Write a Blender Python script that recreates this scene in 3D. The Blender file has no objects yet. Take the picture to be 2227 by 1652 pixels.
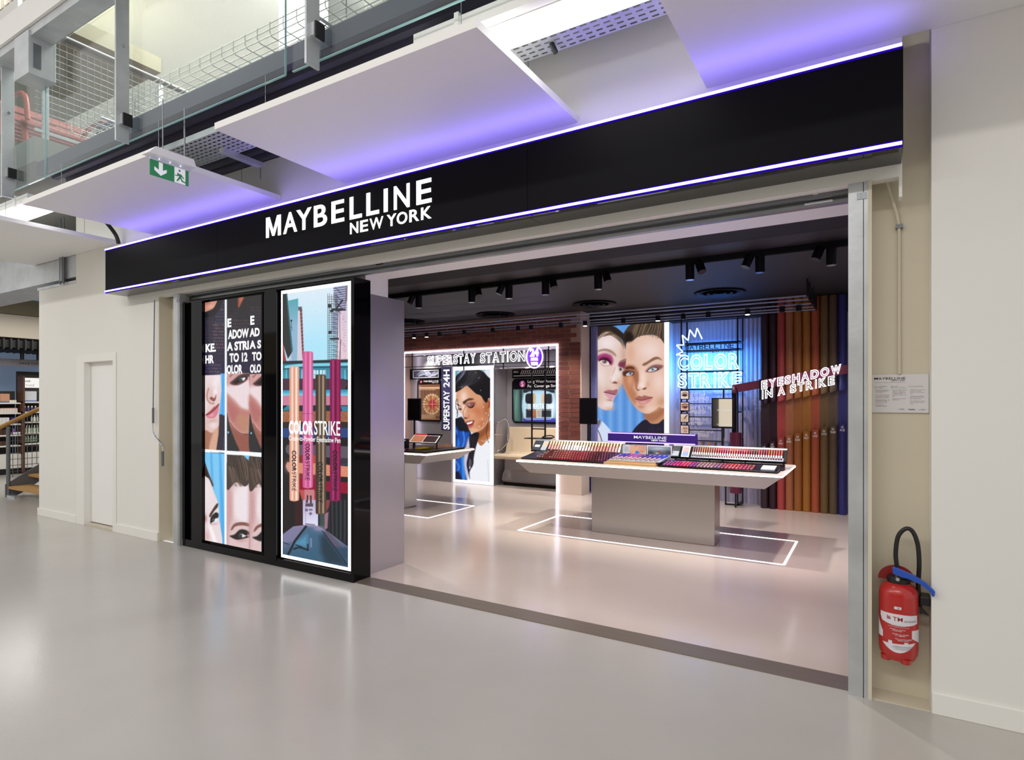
import bpy, math, random
import numpy as np
from mathutils import Vector
random.seed(7); RNG = np.random.default_rng(7)
SC = bpy.context.scene; COL = SC.collection
PI = math.pi
# ------------------------------------------------------------------ camera
TH = math.atan2(789.5, 1304.0)
cam = bpy.data.cameras.new('camera'); camo = bpy.data.objects.new('camera', cam); COL.objects.link(camo)
camo.location = (0, 0, 1.55); camo.rotation_euler = (PI / 2, 0, TH)
cam.sensor_width = 36.0; cam.lens = 1304.0 / 2227.0 * 36.0
cam.shift_y = (870.5 - 826.0) / 2227.0; cam.clip_start = 0.05; cam.clip_end = 200
SC.camera = camo
# ------------------------------------------------------------------ world, exposure, large lights
w = bpy.data.worlds.new('hall_ambient'); SC.world = w; w.use_nodes = True
bg = w.node_tree.nodes['Background']; bg.inputs[0].default_value = (1.0, 0.99, 0.972, 1); bg.inputs[1].default_value = 0.76
SC.view_settings.view_transform = 'Standard'; SC.view_settings.look = 'None'
SC.view_settings.exposure = 0.0; SC.view_settings.gamma = 1.0; SC.view_settings.use_curve_mapping = False
def area(name, loc, size, power, col=(1, 1, 1), rot=(0, 0, 0), spread=PI):
    l = bpy.data.lights.new(name, 'AREA'); l.shape = 'RECTANGLE'; l.size, l.size_y = size; l.energy = power; l.color = col; l.spread = spread
    o = bpy.data.objects.new(name, l); o.location = loc; o.rotation_euler = rot; COL.objects.link(o); return o
def spot(name, loc, target, power, angle=60, blend=0.6, col=(1, .93, .86), radius=.04):
    l = bpy.data.lights.new(name, 'SPOT'); l.energy = power; l.spot_size = math.radians(angle); l.spot_blend = blend; l.color = col; l.shadow_soft_size = radius
    o = bpy.data.objects.new(name, l); o.location = loc
    o.rotation_euler = (Vector(target) - Vector(loc)).to_track_quat('-Z', 'Y').to_euler(); COL.objects.link(o); return o
# hall luminaires high above the walkway, upper floor lamp, room lamp of the far left shop
area('hall_lamp', (-2.0, -3.6, 6.2), (7, .5), 300, (1, .97, .93))
area('hall_lamp_far', (-10.0, -3.6, 6.2), (7, .5), 300, (1, .97, .93))
area('upper_floor_lamp', (-8.0, 4.6, 6.9), (5, 2.5), 650, (1, .98, .95))
area('far_shop_lamp', (-13.6, 5.4, 3.3), (1.5, 2.5), 70, (1, .96, .9))
# ------------------------------------------------------------------ materials
MATS = {}
def srgb(c):
    if isinstance(c, str): c = tuple(int(c[i:i + 2], 16) / 255 for i in (1, 3, 5))
    return tuple(x / 12.92 if x <= .04045 else ((x + .055) / 1.055) ** 2.4 for x in c)
def mat(name, col='#808080', rough=.5, metal=0, emit=0, ecol=None, bump=0, bscale=40, var=0, vscale=3, coat=0, stretch=None, spec=.5, vcol=None):
    if name in MATS: return MATS[name]
    m = bpy.data.materials.new(name); m.use_nodes = True; t = m.node_tree; b = t.nodes['Principled BSDF']
    c = srgb(col); b.inputs['Base Color'].default_value = (*c, 1); b.inputs['Roughness'].default_value = rough; b.inputs['Metallic'].default_value = metal
    b.inputs['Coat Weight'].default_value = coat; b.inputs['Coat Roughness'].default_value = .05; b.inputs['Specular IOR Level'].default_value = spec
    if emit: b.inputs['Emission Color'].default_value = (*(srgb(ecol) if isinstance(ecol, str) else (ecol or c)), 1); b.inputs['Emission Strength'].default_value = emit
    if bump or var or stretch:
        tc = t.nodes.new('ShaderNodeTexCoord'); mp = t.nodes.new('ShaderNodeMapping'); t.links.new(tc.outputs['Object'], mp.inputs[0])
        mp.inputs['Scale'].default_value = stretch or (1, 1, 1)
    if var:
        n = t.nodes.new('ShaderNodeTexNoise'); n.inputs['Scale'].default_value = vscale; n.inputs['Detail'].default_value = 6; t.links.new(mp.outputs[0], n.inputs[0])
        x = t.nodes.new('ShaderNodeMixRGB'); x.inputs[1].default_value = (*[q * (1 - var) for q in c], 1)
        x.inputs[2].default_value = (*(srgb(vcol) if vcol else [min(1, q * (1 + var)) for q in c]), 1); t.links.new(n.outputs[0], x.inputs[0]); t.links.new(x.outputs[0], b.inputs['Base Color'])
    if bump:
        n2 = t.nodes.new('ShaderNodeTexNoise'); n2.inputs['Scale'].default_value = bscale; n2.inputs['Detail'].default_value = 3; t.links.new(mp.outputs[0], n2.inputs[0])
        bp = t.nodes.new('ShaderNodeBump'); bp.inputs['Strength'].default_value = bump; bp.inputs['Distance'].default_value = .01
        t.links.new(n2.outputs[0], bp.inputs['Height']); t.links.new(bp.outputs[0], b.inputs['Normal'])
    MATS[name] = m; return m
def emat(name, col, strength):
    if name in MATS: return MATS[name]
    m = bpy.data.materials.new(name); m.use_nodes = True; t = m.node_tree; t.nodes.clear()
    e = t.nodes.new('ShaderNodeEmission'); o = t.nodes.new('ShaderNodeOutputMaterial'); t.links.new(e.outputs[0], o.inputs[0])
    e.inputs[0].default_value = (*(srgb(col) if isinstance(col, str) else col), 1); e.inputs[1].default_value = strength; MATS[name] = m; return m
def glassmat(name, tint=(.93, .97, .96), refl=1.0):
    m = bpy.data.materials.new(name); m.use_nodes = True; t = m.node_tree; t.nodes.clear()
    a = t.nodes.new('ShaderNodeBsdfTransparent'); a.inputs[0].default_value = (*tint, 1)
    g = t.nodes.new('ShaderNodeBsdfGlossy'); g.inputs['Roughness'].default_value = .01
    f = t.nodes.new('ShaderNodeFresnel'); gm = t.nodes.new('ShaderNodeNewGeometry'); mr_ = t.nodes.new('ShaderNodeMapRange'); mr_.inputs[3].default_value = 1.5; mr_.inputs[4].default_value = 1 / 1.5
    t.links.new(gm.outputs['Backfacing'], mr_.inputs[0]); t.links.new(mr_.outputs[0], f.inputs[0])
    x = t.nodes.new('ShaderNodeMixShader'); o = t.nodes.new('ShaderNodeOutputMaterial')
    t.links.new(f.outputs[0], x.inputs[0]); t.links.new(a.outputs[0], x.inputs[1]); t.links.new(g.outputs[0], x.inputs[2]); t.links.new(x.outputs[0], o.inputs[0])
    MATS[name] = m; return m
def printmat(name, emit):
    m = bpy.data.materials.new(name); m.use_nodes = True; t = m.node_tree; b = t.nodes['Principled BSDF']
    a = t.nodes.new('ShaderNodeAttribute'); a.attribute_name = 'ink'
    if emit: 
        b.inputs['Base Color'].default_value = (.01, .01, .01, 1); b.inputs['Roughness'].default_value = .35; b.inputs['Specular IOR Level'].default_value = .2
        t.links.new(a.outputs['Color'], b.inputs['Emission Color']); b.inputs['Emission Strength'].default_value = emit
    else: t.links.new(a.outputs['Color'], b.inputs['Base Color']); b.inputs['Roughness'].default_value = .35
    MATS[name] = m; return m
# ------------------------------------------------------------------ mesh helpers
WL = {}
class MB:
    def __init__(s): s.v = []; s.f = []
    def box(s, x0, x1, y0, y1, z0, z1):
        n = len(s.v); s.v += [(x0, y0, z0), (x1, y0, z0), (x1, y1, z0), (x0, y1, z0), (x0, y0, z1), (x1, y0, z1), (x1, y1, z1), (x0, y1, z1)]
        s.f += [tuple(n + i for i in q) for q in ((0, 3, 2, 1), (4, 5, 6, 7), (0, 1, 5, 4), (1, 2, 6, 5), (2, 3, 7, 6), (3, 0, 4, 7))]; return s
    def quad(s, a, b, c, d): n = len(s.v); s.v += [a, b, c, d]; s.f.append((n, n + 1, n + 2, n + 3)); return s
    def prism(s, pts, axis, a, b):
        """pts: polygon in the two other axes (in x,y,z order), extruded along axis from a to b"""
        n = len(s.v); k = len(pts)
        for t in (a, b):
            for p, q in pts: s.v.append({'x': (t, p, q), 'y': (p, t, q), 'z': (p, q, t)}[axis])
        s.f.append(tuple(range(n, n + k))); s.f.append(tuple(range(n + 2 * k - 1, n + k - 1, -1)))
        for i in range(k): j = (i + 1) % k; s.f.append((n + i, n + k + i, n + k + j, n + j))
        return s
    def tube(s, pts, r, n=8, cap=True):
        pts = [Vector(p) for p in pts]; rr = r if isinstance(r, (list, tuple)) else [r] * len(pts); b = len(s.v); up = None
        for i, p in enumerate(pts):
            d = (pts[min(i + 1, len(pts) - 1)] - pts[max(i - 1, 0)]).normalized()
            if up is None: up = Vector((0, 0, 1)) if abs(d.z) < .9 else Vector((0, 1, 0))
            x = d.cross(up).normalized(); y = x.cross(d).normalized(); up = y
            for k in range(n): a = 2 * PI * k / n; s.v.append(tuple(p + (x * math.cos(a) + y * math.sin(a)) * rr[i]))
        for i in range(len(pts) - 1):
            for k in range(n): q = (k + 1) % n; s.f.append((b + i * n + k, b + i * n + q, b + (i + 1) * n + q, b + (i + 1) * n + k))
        if cap: s.f.append(tuple(b + k for k in range(n - 1, -1, -1))); e = b + (len(pts) - 1) * n; s.f.append(tuple(e + k for k in range(n)))
        return s
    def lathe(s, cx, cy, prof, n=24, axis='z'):
        b = len(s.v); m = len(prof)
        for r, z in prof:
            for k in range(n):
                a = 2 * PI * k / n; c, d = r * math.cos(a), r * math.sin(a)
                s.v.append((cx + c, cy + d, z) if axis == 'z' else (cx + c, z, cy + d))
        for i in range(m - 1):
            for k in range(n): q = (k + 1) % n; s.f.append((b + i * n + k, b + i * n + q, b + (i + 1) * n + q, b + (i + 1) * n + k))
        s.f.append(tuple(b + k for k in range(n - 1, -1, -1))); e = b + (m - 1) * n; s.f.append(tuple(e + k for k in range(n))); return s
    def build(s, name, m, parent=None, smooth=False, origin=None, bevel=0):
        off = WL[parent] if parent else Vector(origin) if origin else Vector((0, 0, 0))
        if not parent and origin is None:
            a = np.array(s.v); off = Vector(((a[:, 0].min() + a[:, 0].max()) / 2, (a[:, 1].min() + a[:, 1].max()) / 2, a[:, 2].min()))
        me = bpy.data.meshes.new(name); me.from_pydata([(x - off.x, y - off.y, z - off.z) for x, y, z in s.v], [], s.f); me.update()
        me.materials.append(MATS[m] if isinstance(m, str) else m)
        return link(name, me, parent, off if not parent else None, smooth, bevel)
def link(name, me, parent=None, loc=None, smooth=False, bevel=0):
    o = bpy.data.objects.new(name, me); COL.objects.link(o)
    if smooth and me is not None: me.polygons.foreach_set('use_smooth', [True] * len(me.polygons)); me.set_sharp_from_angle(angle=math.radians(40))
    if parent: o.parent = parent; WL[o] = WL[parent].copy()
    else: o.location = loc or (0, 0, 0); WL[o] = Vector(loc or (0, 0, 0))
    if bevel:
        bv = o.modifiers.new('bevel', 'BEVEL'); bv.width = bevel; bv.segments = 2; bv.limit_method = 'ANGLE'
    return o
def tag(o, label, cat, group=None):
    o['label'] = label; o['category'] = cat
    if group: o['group'] = group
    return o
def thing(name, label, cat, loc, group=None):
    o = bpy.data.objects.new(name, None); COL.objects.link(o); o.location = loc; o.empty_display_size = .1; WL[o] = Vector(loc); return tag(o, label, cat, group)
def struct(o): o['kind'] = 'structure'; return o
def stuff(o): o['kind'] = 'stuff'; return o
def BX(*a): return MB().box(*a)
def one(name, mb, m, label, cat, group=None, **k): return tag(mb.build(name, m, **k), label, cat, group)
def share(name, me, parent, loc):
    """an object that shares mesh me, at world loc under parent (or top-level)"""
    o = bpy.data.objects.new(name, me); COL.objects.link(o)
    if parent: o.parent = parent; o.location = Vector(loc) - WL[parent]
    else: o.location = loc
    WL[o] = Vector(loc); return o
def ordinal(n): return f"{n}{'th' if 10 <= n % 100 <= 20 else {1: 'st', 2: 'nd', 3: 'rd'}.get(n % 10, 'th')}"
# ------------------------------------------------------------------ lettering (built-in font, turned into mesh)
def glyphs(txt, off=.016, ext=.0, outline=0, res=3):
    if 'M' in txt and not outline: off = min(off, .003)
    c = bpy.data.curves.new('t', 'FONT'); c.body = txt; c.size = 1; c.offset = off; c.extrude = ext; c.resolution_u = res
    if outline: c.fill_mode = 'NONE'; c.bevel_depth = outline; c.bevel_resolution = 1
    o = bpy.data.objects.new('t', c); COL.objects.link(o); dg = bpy.context.evaluated_depsgraph_get()
    me = bpy.data.meshes.new_from_object(o.evaluated_get(dg)); bpy.data.objects.remove(o); bpy.data.curves.remove(c)
    co = np.empty(len(me.vertices) * 3); me.vertices.foreach_get('co', co); return me, co.reshape(-1, 3)
def text(name, txt, X0, X1, Z0, Z1, Y, m, parent=None, off=.016, ext=0, outline=0, shear=0, plane='y', depth=None, label=None, rot90=False, res=3):
    """fit txt in the box X0..X1 x Z0..Z1 of the plane Y (facing -Y), or of the plane x = Y when plane is 'x' (facing +X)"""
    sc = max(1e-6, (Z1 - Z0)) / .72
    me, co = glyphs(txt, off, ext / sc if not outline else 0, outline / sc if outline else 0, res)
    if rot90: co = np.stack([-co[:, 1], co[:, 0], co[:, 2]], 1)
    lo, hi = co.min(0), co.max(0)
    u = X0 + (co[:, 0] - lo[0]) / max(1e-6, hi[0] - lo[0]) * (X1 - X0); v = Z0 + (co[:, 1] - lo[1]) / max(1e-6, hi[1] - lo[1]) * (Z1 - Z0) + shear * (u - X0)
    d = co[:, 2] * sc
    P = np.stack([u, Y - d, v], 1) if plane == 'y' else np.stack([Y + d, u, v], 1) if plane == 'x' else np.stack([u, v, Y + d], 1)
    offv = np.array(WL[parent]) if parent else P.mean(0)
    me.vertices.foreach_set('co', (P - offv).astype(np.float32).ravel()); me.update(); me.name = name
    me.materials.clear(); me.materials.append(MATS[m] if isinstance(m, str) else m)
    o = link(name, me, parent, None if parent else Vector(offv))
    if label: o['label'] = label
    return o
# ------------------------------------------------------------------ flat prints: ink laid out on a poster surface
_s, _c = math.sin(TH), math.cos(TH)
def proj(X, Y, Z):
    dz = -X * _s + Y * _c; return 1113.5 + 1304 * (X * _c + Y * _s) / dz, 870.5 - 1304 * (Z - 1.55) / dz
def xy(px, py, Y):
    """where on the plane y=Y the print motif at photo position px,py lies"""
    r = (px - 1113.5) / 1304; t = Y / (_c + _s * r); return (-_s + _c * r) * t, 1.55 + (870.5 - py) / 1304 * t
def spline(pts, closed=True, n=6):
    p = np.array(pts, float); k = len(p); out = []
    for i in range(k if closed else k - 1):
        a, b, c, d = (p[(i - 1) % k], p[i], p[(i + 1) % k], p[(i + 2) % k]) if closed else (p[max(i - 1, 0)], p[i], p[i + 1], p[min(i + 2, k - 1)])
        for t in np.arange(n) / n: out.append(.5 * (2 * b + (c - a) * t + (2 * a - 5 * b + 4 * c - d) * t * t + (3 * b - a - 3 * c + d) * t ** 3))
    if not closed: out.append(p[-1])
    return np.array(out)
class Paint:
    def __init__(s, X0, X1, Z0, Z1, Y, nx, nz):
        s.b = (X0, X1, Z0, Z1, Y, nx, nz); s.X, s.Z = np.meshgrid(np.linspace(X0, X1, nx), np.linspace(Z0, Z1, nz))
        s.px, s.py = proj(s.X, Y, s.Z); s.C = np.zeros((nz, nx, 3)); s.T = (0, 0, 1)
    def at(s, ox, oy, k): s.T = (ox, oy, k); return s
    def t(s, pts): return np.array([(s.T[0] + p[0] / s.T[2], s.T[1] + p[1] / s.T[2]) for p in pts], float)
    def col(s, c): return np.array([int(c[i:i + 2], 16) / 255 for i in (1, 3, 5)] if isinstance(c, str) else c, float)
    def fill(s, c): s.C[:] = s.col(c)
    def mix(s, a, c, sl=slice(None)): s.C[sl] += (s.col(c) - s.C[sl]) * np.clip(a, 0, 1)[..., None]
    def _sd(s, P, sl, closed=True):
        x, y = s.px[sl], s.py[sl]; d = np.full(x.shape, 1e9); ins = np.zeros(x.shape, bool); k = len(P)
        for i in range(k if closed else k - 1):
            ax, ay = P[i]; bx, by = P[(i + 1) % k]; ex, ey = bx - ax, by - ay; wx, wy = x - ax, y - ay
            t = np.clip((wx * ex + wy * ey) / (ex * ex + ey * ey + 1e-12), 0, 1); d = np.minimum(d, (wx - ex * t) ** 2 + (wy - ey * t) ** 2)
            if closed and ay != by: ins ^= ((ay > y) != (by > y)) & (x < ex * (y - ay) / (by - ay) + ax)
        d = np.sqrt(d); return np.where(ins, -d, d) if closed else d
    def _sl(s, P, m):
        ok = (s.px > P[:, 0].min() - m) & (s.px < P[:, 0].max() + m) & (s.py > P[:, 1].min() - m) & (s.py < P[:, 1].max() + m)
        r = np.where(ok.any(1))[0]; c = np.where(ok.any(0))[0]
        return None if not len(r) or not len(c) else (slice(r[0], r[-1] + 1), slice(c[0], c[-1] + 1))
    def poly(s, pts, c, soft=.8, a=1, curve=True):
        P = s.t(pts); P = spline(P) if curve else P; sl = s._sl(P, soft * 2 + 1)
        if sl is None: return s
        d = s._sd(P, sl); q = np.clip(.5 - d / (2 * soft), 0, 1); s.mix(a * q * q * (3 - 2 * q), c, sl); return s
    def line(s, pts, wd, c, a=1, curve=True, soft=.5):
        P = s.t(pts); P = spline(P, False) if curve and len(P) > 2 else P; sl = s._sl(P, wd + soft + 1)
        if sl is None: return s
        d = s._sd(P, sl, False); s.mix(a * np.clip(.5 - (d - wd / 2) / (2 * soft), 0, 1), c, sl); return s
    def blob(s, cx, cy, rx, ry, c, a=1, ang=0):
        (x, y), = s.t([(cx, cy)]); rx /= s.T[2]; ry /= s.T[2]; ca, sa = math.cos(math.radians(ang)), math.sin(math.radians(ang))
        u = ((s.px - x) * ca + (s.py - y) * sa) / rx; v = (-(s.px - x) * sa + (s.py - y) * ca) / ry; s.mix(a * np.exp(-(u * u + v * v)), c); return s
    def rect(s, x0, y0, x1, y1, c, a=1, soft=.4): return s.poly([(x0, y0), (x1, y0), (x1, y1), (x0, y1)], c, soft, a, False)
    def grad(s, pts, c0, c1, y0, y1, soft=.8, axis=1, curve=False):
        """polygon filled with a ramp from c0 at y0 to c1 at y1 (zoom coordinates)"""
        P = s.t(pts); P = spline(P) if curve else P; sl = s._sl(P, soft * 2 + 1)
        if sl is None: return s
        d = s._sd(P, sl); q = np.clip(.5 - d / (2 * soft), 0, 1); g = s.py if axis else s.px; o = s.T[axis]
        k = np.clip((g[sl] - o - y0 / s.T[2]) / ((y1 - y0) / s.T[2]), 0, 1)[..., None]
        cc = s.col(c0) * (1 - k) + s.col(c1) * k; s.C[sl] += (cc - s.C[sl]) * q[..., None]; return s
    def hair(s, A, B, n, cols, wd=.5, a=.6, jit=2):
        A, B = np.array(A, float), np.array(B, float)
        for i in range(n):
            t = RNG.random(); P = A * (1 - t) + B * t + RNG.normal(0, jit, A.shape); s.line(P, wd * (0.5 + RNG.random()), cols[RNG.integers(len(cols))], a * (.4 + .6 * RNG.random()))
        return s
    def grain(s, k=.02):
        s.C += RNG.normal(0, k, s.C.shape[:2])[..., None]; return s
    def build(s, name, m, parent, label=None):
        X0, X1, Z0, Z1, Y, nx, nz = s.b; n = nx * nz; off = WL[parent]
        co = np.stack([s.X - off.x, np.full_like(s.X, Y - off.y), s.Z - off.z], -1).reshape(-1, 3).astype(np.float32)
        i = np.arange((nz - 1) * (nx - 1)); r, c = i // (nx - 1), i % (nx - 1); a = r * nx + c
        idx = np.stack([a, a + 1, a + nx + 1, a + nx], 1).astype(np.int32)
        me = bpy.data.meshes.new(name); me.vertices.add(n); me.vertices.foreach_set('co', co.ravel()); me.loops.add(idx.size); me.loops.foreach_set('vertex_index', idx.ravel())
        me.polygons.add(len(idx)); me.polygons.foreach_set('loop_start', np.arange(len(idx), dtype=np.int32) * 4); me.update()
        C = np.clip(s.C, 0, 1); L = np.where(C <= .04045, C / 12.92, ((C + .055) / 1.055) ** 2.4)
        at = me.color_attributes.new('ink', 'FLOAT_COLOR', 'POINT'); at.data.foreach_set('color', np.concatenate([L.reshape(-1, 3), np.ones((n, 1))], 1).astype(np.float32).ravel())
        me.materials.append(MATS[m]); me.validate()
        o = link(name, me, parent)
        if label: o['label'] = label
        return o
# ------------------------------------------------------------------ palette
def floormat(name, c1, c2, rough):
    m = mat(name, c1, rough, var=.10, vscale=.9, bump=.05, bscale=55, vcol=c2, spec=.5); return m
floormat('hall_floor', '#b2aea7', '#c0bcb5', .19)
floormat('shop_floor', '#c3b4ac', '#cfc1b8', .16)
mat('white_wall', '#e6e4df', .6, var=.03, vscale=1.5); mat('cream', '#d2c9b4', .55, var=.05, vscale=2)
mat('white_panel', '#efeeec', .5); mat('white_paint', '#ebe9e4', .4)
mat('black_gloss', '#060508', .05, spec=.2); mat('black_satin', '#0b0a0c', .3, spec=.2); mat('fascia_black', '#131215', .5, spec=.05); mat('under_gloss', '#0b0a0d', .05, spec=.7); mat('black', '#0d0d0f', .5); mat('black_metal', '#17161a', .35, .3)
mat('steel', '#8d9094', .34, .9, var=.18, vscale=6, bump=.03); mat('galv', '#c6c9cc', .42, .6, var=.25, vscale=5, bump=.08, bscale=30)
mat('brushed', '#c4c2c8', .3, .75, bump=.04, bscale=160, stretch=(30, 30, 1)); mat('brushed_floor', '#8d8276', .36, .6, bump=.05, bscale=60, stretch=(1, 20, 20), var=.15, vscale=4)
mat('chrome', '#d5d5d8', .1, 1); mat('grey_metal', '#74777d', .4, .5); mat('dark_ceiling', '#151317', .6); mat('black_matte', '#060608', .8)
mat('wood', '#b08544', .5, var=.25, vscale=4, stretch=(2, 20, 20)); mat('rail_brown', '#4a423c', .4)
emat('led_violet', (.24, .17, 1.0), 11.5); emat('violet_halo', (.03, .004, .62), .6); emat('led_white', (1, .98, .97), 2.4); emat('led_warm', (1, .93, .86), 7.0); emat('white_lit', (1, 1, 1), 1.6)
emat('led_frame', (.86, .80, 1.0), 5.0); emat('neon_white', (.95, .93, 1), 3.0); emat('neon_blue', (.10, .42, 1.0), 9.0); emat('neon_core', (.75, .95, 1.0), 1.5); emat('neon_violet', (.42, .16, 1.0), 7.0)
emat('lamp_white', (1, .98, .95), 9); emat('spot_lit', (1, .92, .8), 14); emat('tiny_lit', (.8, 1, 1), 5)
printmat('ink_lit', 1.0); printmat('ink', 0); emat('text_lit', (1, 1, 1), 1.0)
glassmat('glass', (.90, .955, .95)); mat('glass_edge', '#8fb9ba', .1); mat('mirror', '#e8e8ea', .02, 1)
mat('wall_grey', '#b9b4ac', .6); mat('text_white', '#f2f0ee', .5); mat('text_black', '#16151a', .5); mat('text_green', '#7fae93', .5); mat('text_grey', '#77737a', .5)
# ------------------------------------------------------------------ setting: floors and walls
W = 3.63
struct(MB().box(-21, 6, -8, 3.667, -.06, 0).box(-21, -9.66, 3.667, 9.5, -.06, 0).build('floor', 'hall_floor'))
struct(BX(-8.7, .2, 3.845, 10.2, -.06, 0).build('floor_shop', 'shop_floor'))
struct(BX(-6.4, -.121, 3.667, 3.845, -.05, .006).build('trim_1', 'brushed_floor'))
D0, D1, DZ = -8.418, -7.713, 2.03
struct(MB().box(-9.686, D0, W, 3.95, 0, 3.035).box(D0, D1, W, 3.95, DZ, 3.035).box(D1, -6.743, W, 3.95, 0, 3.035).box(-8.64, -6.743, W, 3.95, 3.035, 4.2).build('wall_left', 'white_wall'))
struct(MB().box(-6.742, -6.40, 3.77, 3.95, 0, 2.69).box(-6.748, -6.736, W + .002, 3.77, 0, 2.69).build('wall_niche_left', 'cream'))
struct(MB().box(-6.743, .118, W, 3.70, 2.69, 4.2).box(.104, .118, W, 3.70, 2.585, 2.69).build('wall_lintel', 'white_wall'))
struct(MB().box(-.0305, .24, 3.775, 3.95, -.02, 4.2).box(-.031, -.014, W - .01, 3.775, 0, 2.69).build('wall_niche_right', 'cream'))
struct(BX(-.014, .24, W + .002, 3.775, -.02, .004).build('floor_niche', 'cream'))
struct(BX(.24, 5.5, W, 3.95, 0, 4.2).build('wall_right', 'white_wall'))
for i, (a, b) in enumerate(((-9.70, -8.61), (-7.64, -6.745))): struct(BX(a, b, W - .016, W, 0, .10).build('baseboard_left' if not i else 'baseboard_left_end', 'white_paint', bevel=.003))
struct(BX(.242, 5.5, W - .014, W, 0, .105).build('baseboard_right', 'white_paint', bevel=.003))
d = struct(BX(D0 + .001, D1 - .001, 3.70, 3.74, .035, DZ - .001).build('door_1', 'white_panel'))
struct(MB().box(-8.609, D0 + .006, W - .012, W + .069, 0, 2.12).box(D1, -7.639, W - .012, W, 0, 2.12).box(D0 + .006, D1, W - .012, W + .069, DZ - .006, 2.12).build('trim_2', 'white_paint', bevel=.003))
mat('worn', '#c9bfae', .8, var=.3, vscale=30); struct(BX(D0, D1, W + .01, 3.76, 0, .02).build('trim_3', 'worn'))
# the other side of the hall, seen only in reflections
mat('hall_beige', '#b5a98c', .6); mat('hall_dark', '#3a3836', .7)
struct(BX(-21, 6, -8.2, -8, 0, 3.4).build('wall_hall_front', 'hall_dark')); struct(MB().box(-21, 6, -8.0, -7.8, 2.6, 4.2).box(-21, 6, -8.0, -7.9, 0, .12).build('trim_12', 'hall_beige'))
for k in range(7): one('hall_pillar', BX(-17.5 + k * 3.4, -16.9 + k * 3.4, -7.9, -7.3, 0, 4.2), 'hall_beige', f'square beige pillar across the hall, {ordinal(k + 1)} from the left end', 'pillar', 'pillars across the hall')
ow = thing('shop_window_opposite', 'lit cream shop window with shelves of bottles across the hall', 'shop window', (-4.15, -7.85, .25)); BX(-4.72, -3.60, -7.89, -7.80, .25, 2.3).build('lit_back', emat('window_lit', (1, .86, .66), .85), ow)
MB().box(-4.77, -4.72, -7.89, -7.4, 0, 2.35).box(-3.60, -3.55, -7.89, -7.4, 0, 2.35).box(-4.72, -3.60, -7.89, -7.4, 0, .25).build('frame', 'hall_dark', ow)
for z in (.7, 1.2, 1.7): BX(-4.72, -3.60, -7.80, -7.5, z, z + .03).build('shelf', 'white_paint', ow)
# shop shell
struct(MB().box(-8.7, .2, 4.15, 10.3, 3.0, 3.1).build('ceiling', 'dark_ceiling'))
struct(BX(-8.7, .2, 4.15, 5.70, 2.985, 2.999).build('ceiling_band', 'black_matte'))
struct(BX(-8.7, .0, 3.80, 4.147, 2.67, 3.0).build('trim_4', 'white_panel')); mat('dark_brown', '#2c2115', .6)
struct(BX(-8.7, .0, 4.147, 4.165, 2.672, 3.0).build('trim_5', 'dark_brown'))
struct(BX(-6.40, -3.85, 3.86, 4.147, 2.50, 2.669).build('trim_6', 'white_panel'))
struct(BX(-6.40, -3.85, 3.86, 4.37, 0, 2.499).build('wall_partition', 'brushed'))
struct(BX(-8.8, -8.7, 3.845, 10.3, 0, 3.1).build('wall_shop_left', 'wall_grey')); struct(BX(-.10, .05, 3.96, 10.3, 0, 3.1).build('wall_shop_right', mat('pale_lilac', '#d9d4de', .5)))
struct(BX(-8.7, .0, 9.95, 10.05, 0, 3.0).build('wall_back', 'wall_grey'))
struct(BX(-8.7, -6.41, 3.96, 4.05, 0, 3.0).build('wall_shop_front', 'wall_grey'))
# ------------------------------------------------------------------ roller shutter
t = thing('roller_shutter', 'grey metal roller shutter rolled up over the shop entrance, with side guide rails', 'shutter', (-3.2, 3.70, 0))
BX(-6.33, -.121, 3.702, 3.79, 2.668, 2.99).build('housing', 'grey_metal', t)
bb = MB().box(-6.33, -.125, 3.745, 3.79, 2.635, 2.655).box(-6.33, -.125, 3.76, 3.79, 2.655, 2.668).build('bottom_bar', 'steel', t); BX(-.34, -.20, 3.742, 3.75, 2.648, 2.662).build('handle_plate', 'chrome', bb)
for x0, x1 in ((-.121, -.031), (-6.447, -6.332)):
    g = MB().box(x0, x1, 3.625, 3.72, 0, 2.689).build('guide_rail', 'galv', t); BX(x1 - .022, x1 - .019, 3.6235, 3.626, .0, 2.689).build('seam', 'black_satin', g)
    BX(x1 - .05, x1 - .005, 3.6215, 3.625, 2.60, 2.635).build('bracket', 'steel', g)
    for k in range(4): MB().tube([(x1 - .04 + .022 * (k % 2), 3.62, 2.61 + .015 * (k // 2)), (x1 - .04 + .022 * (k % 2), 3.622, 2.61 + .015 * (k // 2))], .003, 6).build('rivet', 'chrome', g)
MB().box(-.30, -.20, 3.7005, 3.702, 2.675, 2.715).build('sticker', 'text_grey', t, ); text('sticker_print', 'CE', -.295, -.27, 2.685, 2.705, 3.6995, 'text_white', t)
BX(-3.57, -3.49, 3.7005, 3.702, 2.68, 2.705).build('maker_plate', 'black_satin', t)
c = thing('shutter_crank', 'thin grey crank rod with bent handle hanging beside the left guide rail', 'crank', (-6.745, 3.60, .98))
X0 = -6.80
MB().tube([(X0 + .04, 3.595, 2.65), (X0 + .012, 3.595, 1.44)], .006).build('rod', 'grey_metal', c, True)
MB().tube([(X0 + .012, 3.595, 1.47), (X0 + .012, 3.595, 1.30)], .012, 10).build('upper_grip', 'grey_metal', c, True)
MB().tube(spline([(X0 + .012, 3.595, 1.30), (X0 + .014, 3.595, 1.22), (X0 + .05, 3.595, 1.16), (X0 + .13, 3.595, 1.11), (X0 + .185, 3.595, 1.06), (X0 + .20, 3.595, 1.0)], False), .007).build('bend', 'chrome', c, True)
MB().tube([(X0 + .20, 3.595, 1.0), (X0 + .20, 3.595, .84)], .014, 10).build('hand_grip', 'grey_metal', c, True)
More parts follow.
